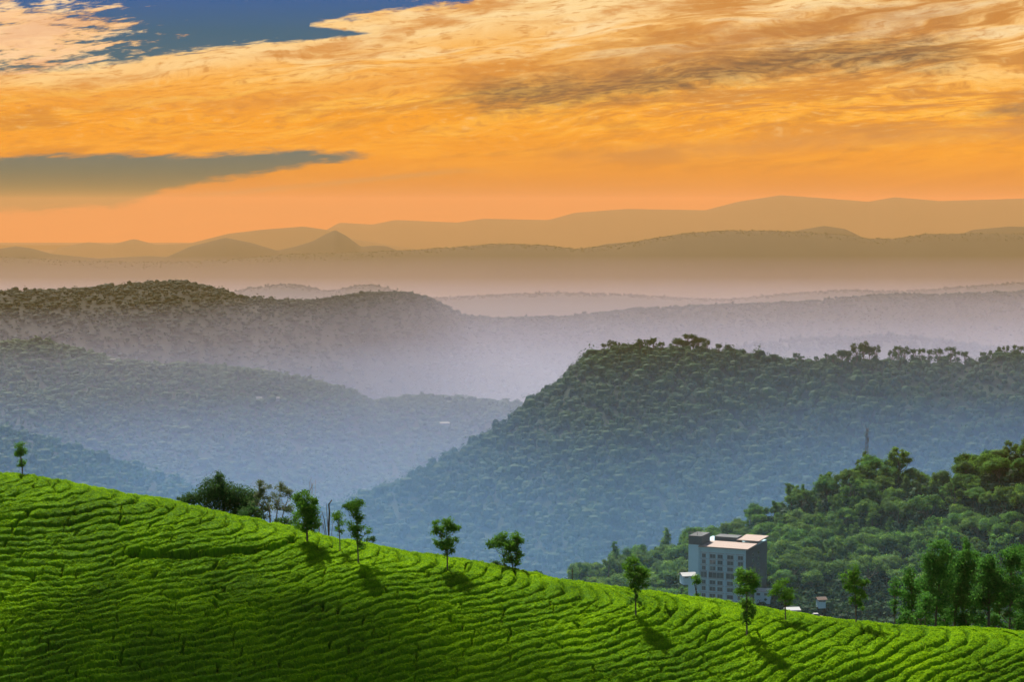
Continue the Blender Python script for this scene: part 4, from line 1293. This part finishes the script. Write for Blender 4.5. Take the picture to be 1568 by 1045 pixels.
# parked car just over the ridge
car = thing("parked_car", "dark parked car with a pale roof just over the tea ridge", "car", at(1250, 949, 300) + Vector((0, 0, -0.1)), rz=0.12)
prof_ = [(-1.0, 0.22), (-1.0, 0.55), (-0.72, 0.62), (-0.46, 0.92), (0.28, 0.95), (0.62, 0.64), (1.0, 0.55), (1.02, 0.22)]
vs = [(x, s_ * 0.40 * (0.86 if z > 0.7 else 1.0), z) for s_ in (-1, 1) for x, z in prof_]
n = len(prof_)
fs = [(k, (k + 1) % n, n + (k + 1) % n, n + k) for k in range(n)]
fs += [(0, 7, 6, 1), (1, 6, 5, 2), (2, 5, 4, 3), (8, 9, 14, 15), (9, 10, 13, 14), (10, 11, 12, 13)]
mb = MB()
mb.add(vs, fs)
mb.build("body", M['car'], car)
mb = MB()
mb.box(-0.44, 0.26, -0.32, 0.32, 0.953, 0.975)
mb.build("roof", M['roof_white'], car)
for wx in (-0.62, 0.62):
    for wy in (-0.40, 0.40):
        mb = MB()
        mb.tube([(wx, wy - 0.06, 0.2), (wx, wy + 0.06, 0.2)], [0.2, 0.2], 6)
        mb.build("wheel", M['rubber'], car)
mb = MB()
mb.add([(-0.66, -0.407, 0.64), (0.50, -0.407, 0.66), (0.24, -0.36, 0.88), (-0.43, -0.36, 0.87)], [(0, 1, 2, 3)])
mb.build("window", M['glass'], car)

# radio mast on the wooded slope
mY = 665.0
mp = at(1327, 716, mY)
mh = (716 - 655) * mpp(mY)
mast = thing("radio_mast", "grey lattice radio mast rising above the trees of the wooded slope", "mast", mp)
mb = MB()
for sx, sy in ((-1, -1), (1, -1), (1, 1), (-1, 1)):
    mb.tube([(sx * 0.62, sy * 0.62, -8), (sx * 0.34, sy * 0.34, mh * 0.5), (sx * 0.22, sy * 0.22, mh)], [0.09, 0.08, 0.07], 4)
zz = np.linspace(-8, mh, 16)
for k in range(15):
    wa = 0.62 - 0.40 * max(0, k) / 15
    mb.tube([(-wa, -wa, zz[k]), (wa, -wa, zz[k + 1])], [0.04, 0.04], 4)
    mb.tube([(wa, wa, zz[k]), (-wa, wa, zz[k + 1])], [0.04, 0.04], 4)
    mb.tube([(wa, -wa, zz[k]), (wa, wa, zz[k + 1])], [0.04, 0.04], 4)
    mb.tube([(-wa, wa, zz[k]), (-wa, -wa, zz[k + 1])], [0.04, 0.04], 4)
mb.build("lattice", M['metal'], mast)
for zq, xq in ((0.95, 0.30), (0.82, -0.36), (0.70, 0.40)):
    mb = MB()
    mb.box(xq - 0.14, xq + 0.14, -0.5, -0.30, mh * zq - 0.7, mh * zq + 0.7)
    mb.build("antenna", M['metal'], mast)

# distant white buildings
for lab, x, y, ridge, w in (("long pale-roofed building shining on the valley hill left of the big forested hill", 681, 658, left_hill, 11), ("small pale house on the valley hill, right one of a pair at mid slope", 424, 620, left_hill, 6),
                            ("small pale house on the valley hill, left one of a pair at mid slope", 397, 620, left_hill, 6), ("pale house on the shoulder of the hazy left hill", 173, 561, left_hill, 6)):
    p = ridge.on_front(x, y)
    p.z += 5
    house(lab, p, w, 5, 2.2, 1.4, M['roof_dull'] if w > 10 else M['dull'], M['dull'], 0.1)

# ------------------------------------------------------------------ haze and valley mist
def volume_box(name, label, x0, x1, y0, y1, z0, z1, color, absorb, density, aniso=0.0):
    mb = MB()
    mb.box(x0, x1, y0, y1, z0, z1)
    m, n, o = new_mat(name)
    v = n.node("ShaderNodeVolumePrincipled")
    v.inputs["Color"].default_value = (*color, 1)
    v.inputs["Absorption Color"].default_value = (*absorb, 1)
    v.inputs["Density"].default_value = density
    v.inputs["Anisotropy"].default_value = aniso
    n.l.new(v.outputs[0], o.inputs["Volume"])
    return tag(mb.build(name, m), label, None, None, 'stuff')


volume_box("haze", "warm evening haze filling the whole valley and thickening with distance", -12500, 12500, -900, 32500, FLOOR - 180, 172, (0.425, 0.315, 0.138), (0.97, 0.05, 0.0), 0.000062)
volume_box("valley_mist", "grey-mauve mist between the left valley hill and the dark ridge", -9500, 9500, 1750, 3950, FLOOR - 11, -132, (0.26, 0.285, 0.42), (1, 1, 1), 0.00056)
volume_box("valley_mist", "bluish mist pooled on the floor of the left valley", -9400, 9400, 1756, 3900, FLOOR - 10, -205, (0.20, 0.30, 0.66), (1, 1, 1), 0.00032)
volume_box("valley_mist", "pale mauve mist at the foot of the broad tan ridge", -9500, 9500, 4606, 9400, FLOOR - 30, -215, (0.34, 0.29, 0.40), (1, 1, 1), 0.00013)
volume_box("valley_mist", "blue mist in the near valley reaching up the big forested hill", -4000, 4000, 700, 1747, FLOOR - 10, -112, (0.15, 0.37, 0.70), (1, 1, 1), 0.00032)
volume_box("valley_mist", "lowest blue mist in the near valley at the foot of the big forested hill", -3990, 3990, 704, 1744, FLOOR - 9, -158, (0.14, 0.37, 0.96), (1, 1, 1), 0.00032)
volume_box("valley_mist", "thin blue-green mist among the trees around the hotel", -900, 900, 440, 698, FLOOR - 8, -76, (0.12, 0.40, 0.60), (1, 1, 1), 0.00042)

# unseen cloud added above the view to cast soft shade on the lower left tea slope
t_ = 474.0
cc_ = Vector((-29, 105, -30)) + sun_vec * t_
cv, cf = blob(16, 28, 1.0, 0.16, 500)
cv = cv * np.array([44.0, 23.0, 8.5]) + np.array(cc_)
m, n, o_ = new_mat("shade_cloud")
vs_ = n.node("ShaderNodeVolumeScatter")
vs_.inputs["Color"].default_value = (0.9, 0.9, 0.9, 1)
vs_.inputs["Density"].default_value = 0.165
n.l.new(vs_.outputs[0], o_.inputs["Volume"])
tag(mesh_obj("shade_cloud", cv, cf, m), "thin unseen puff added high above the tea hill to shade its lower left slope", None, None, 'stuff')
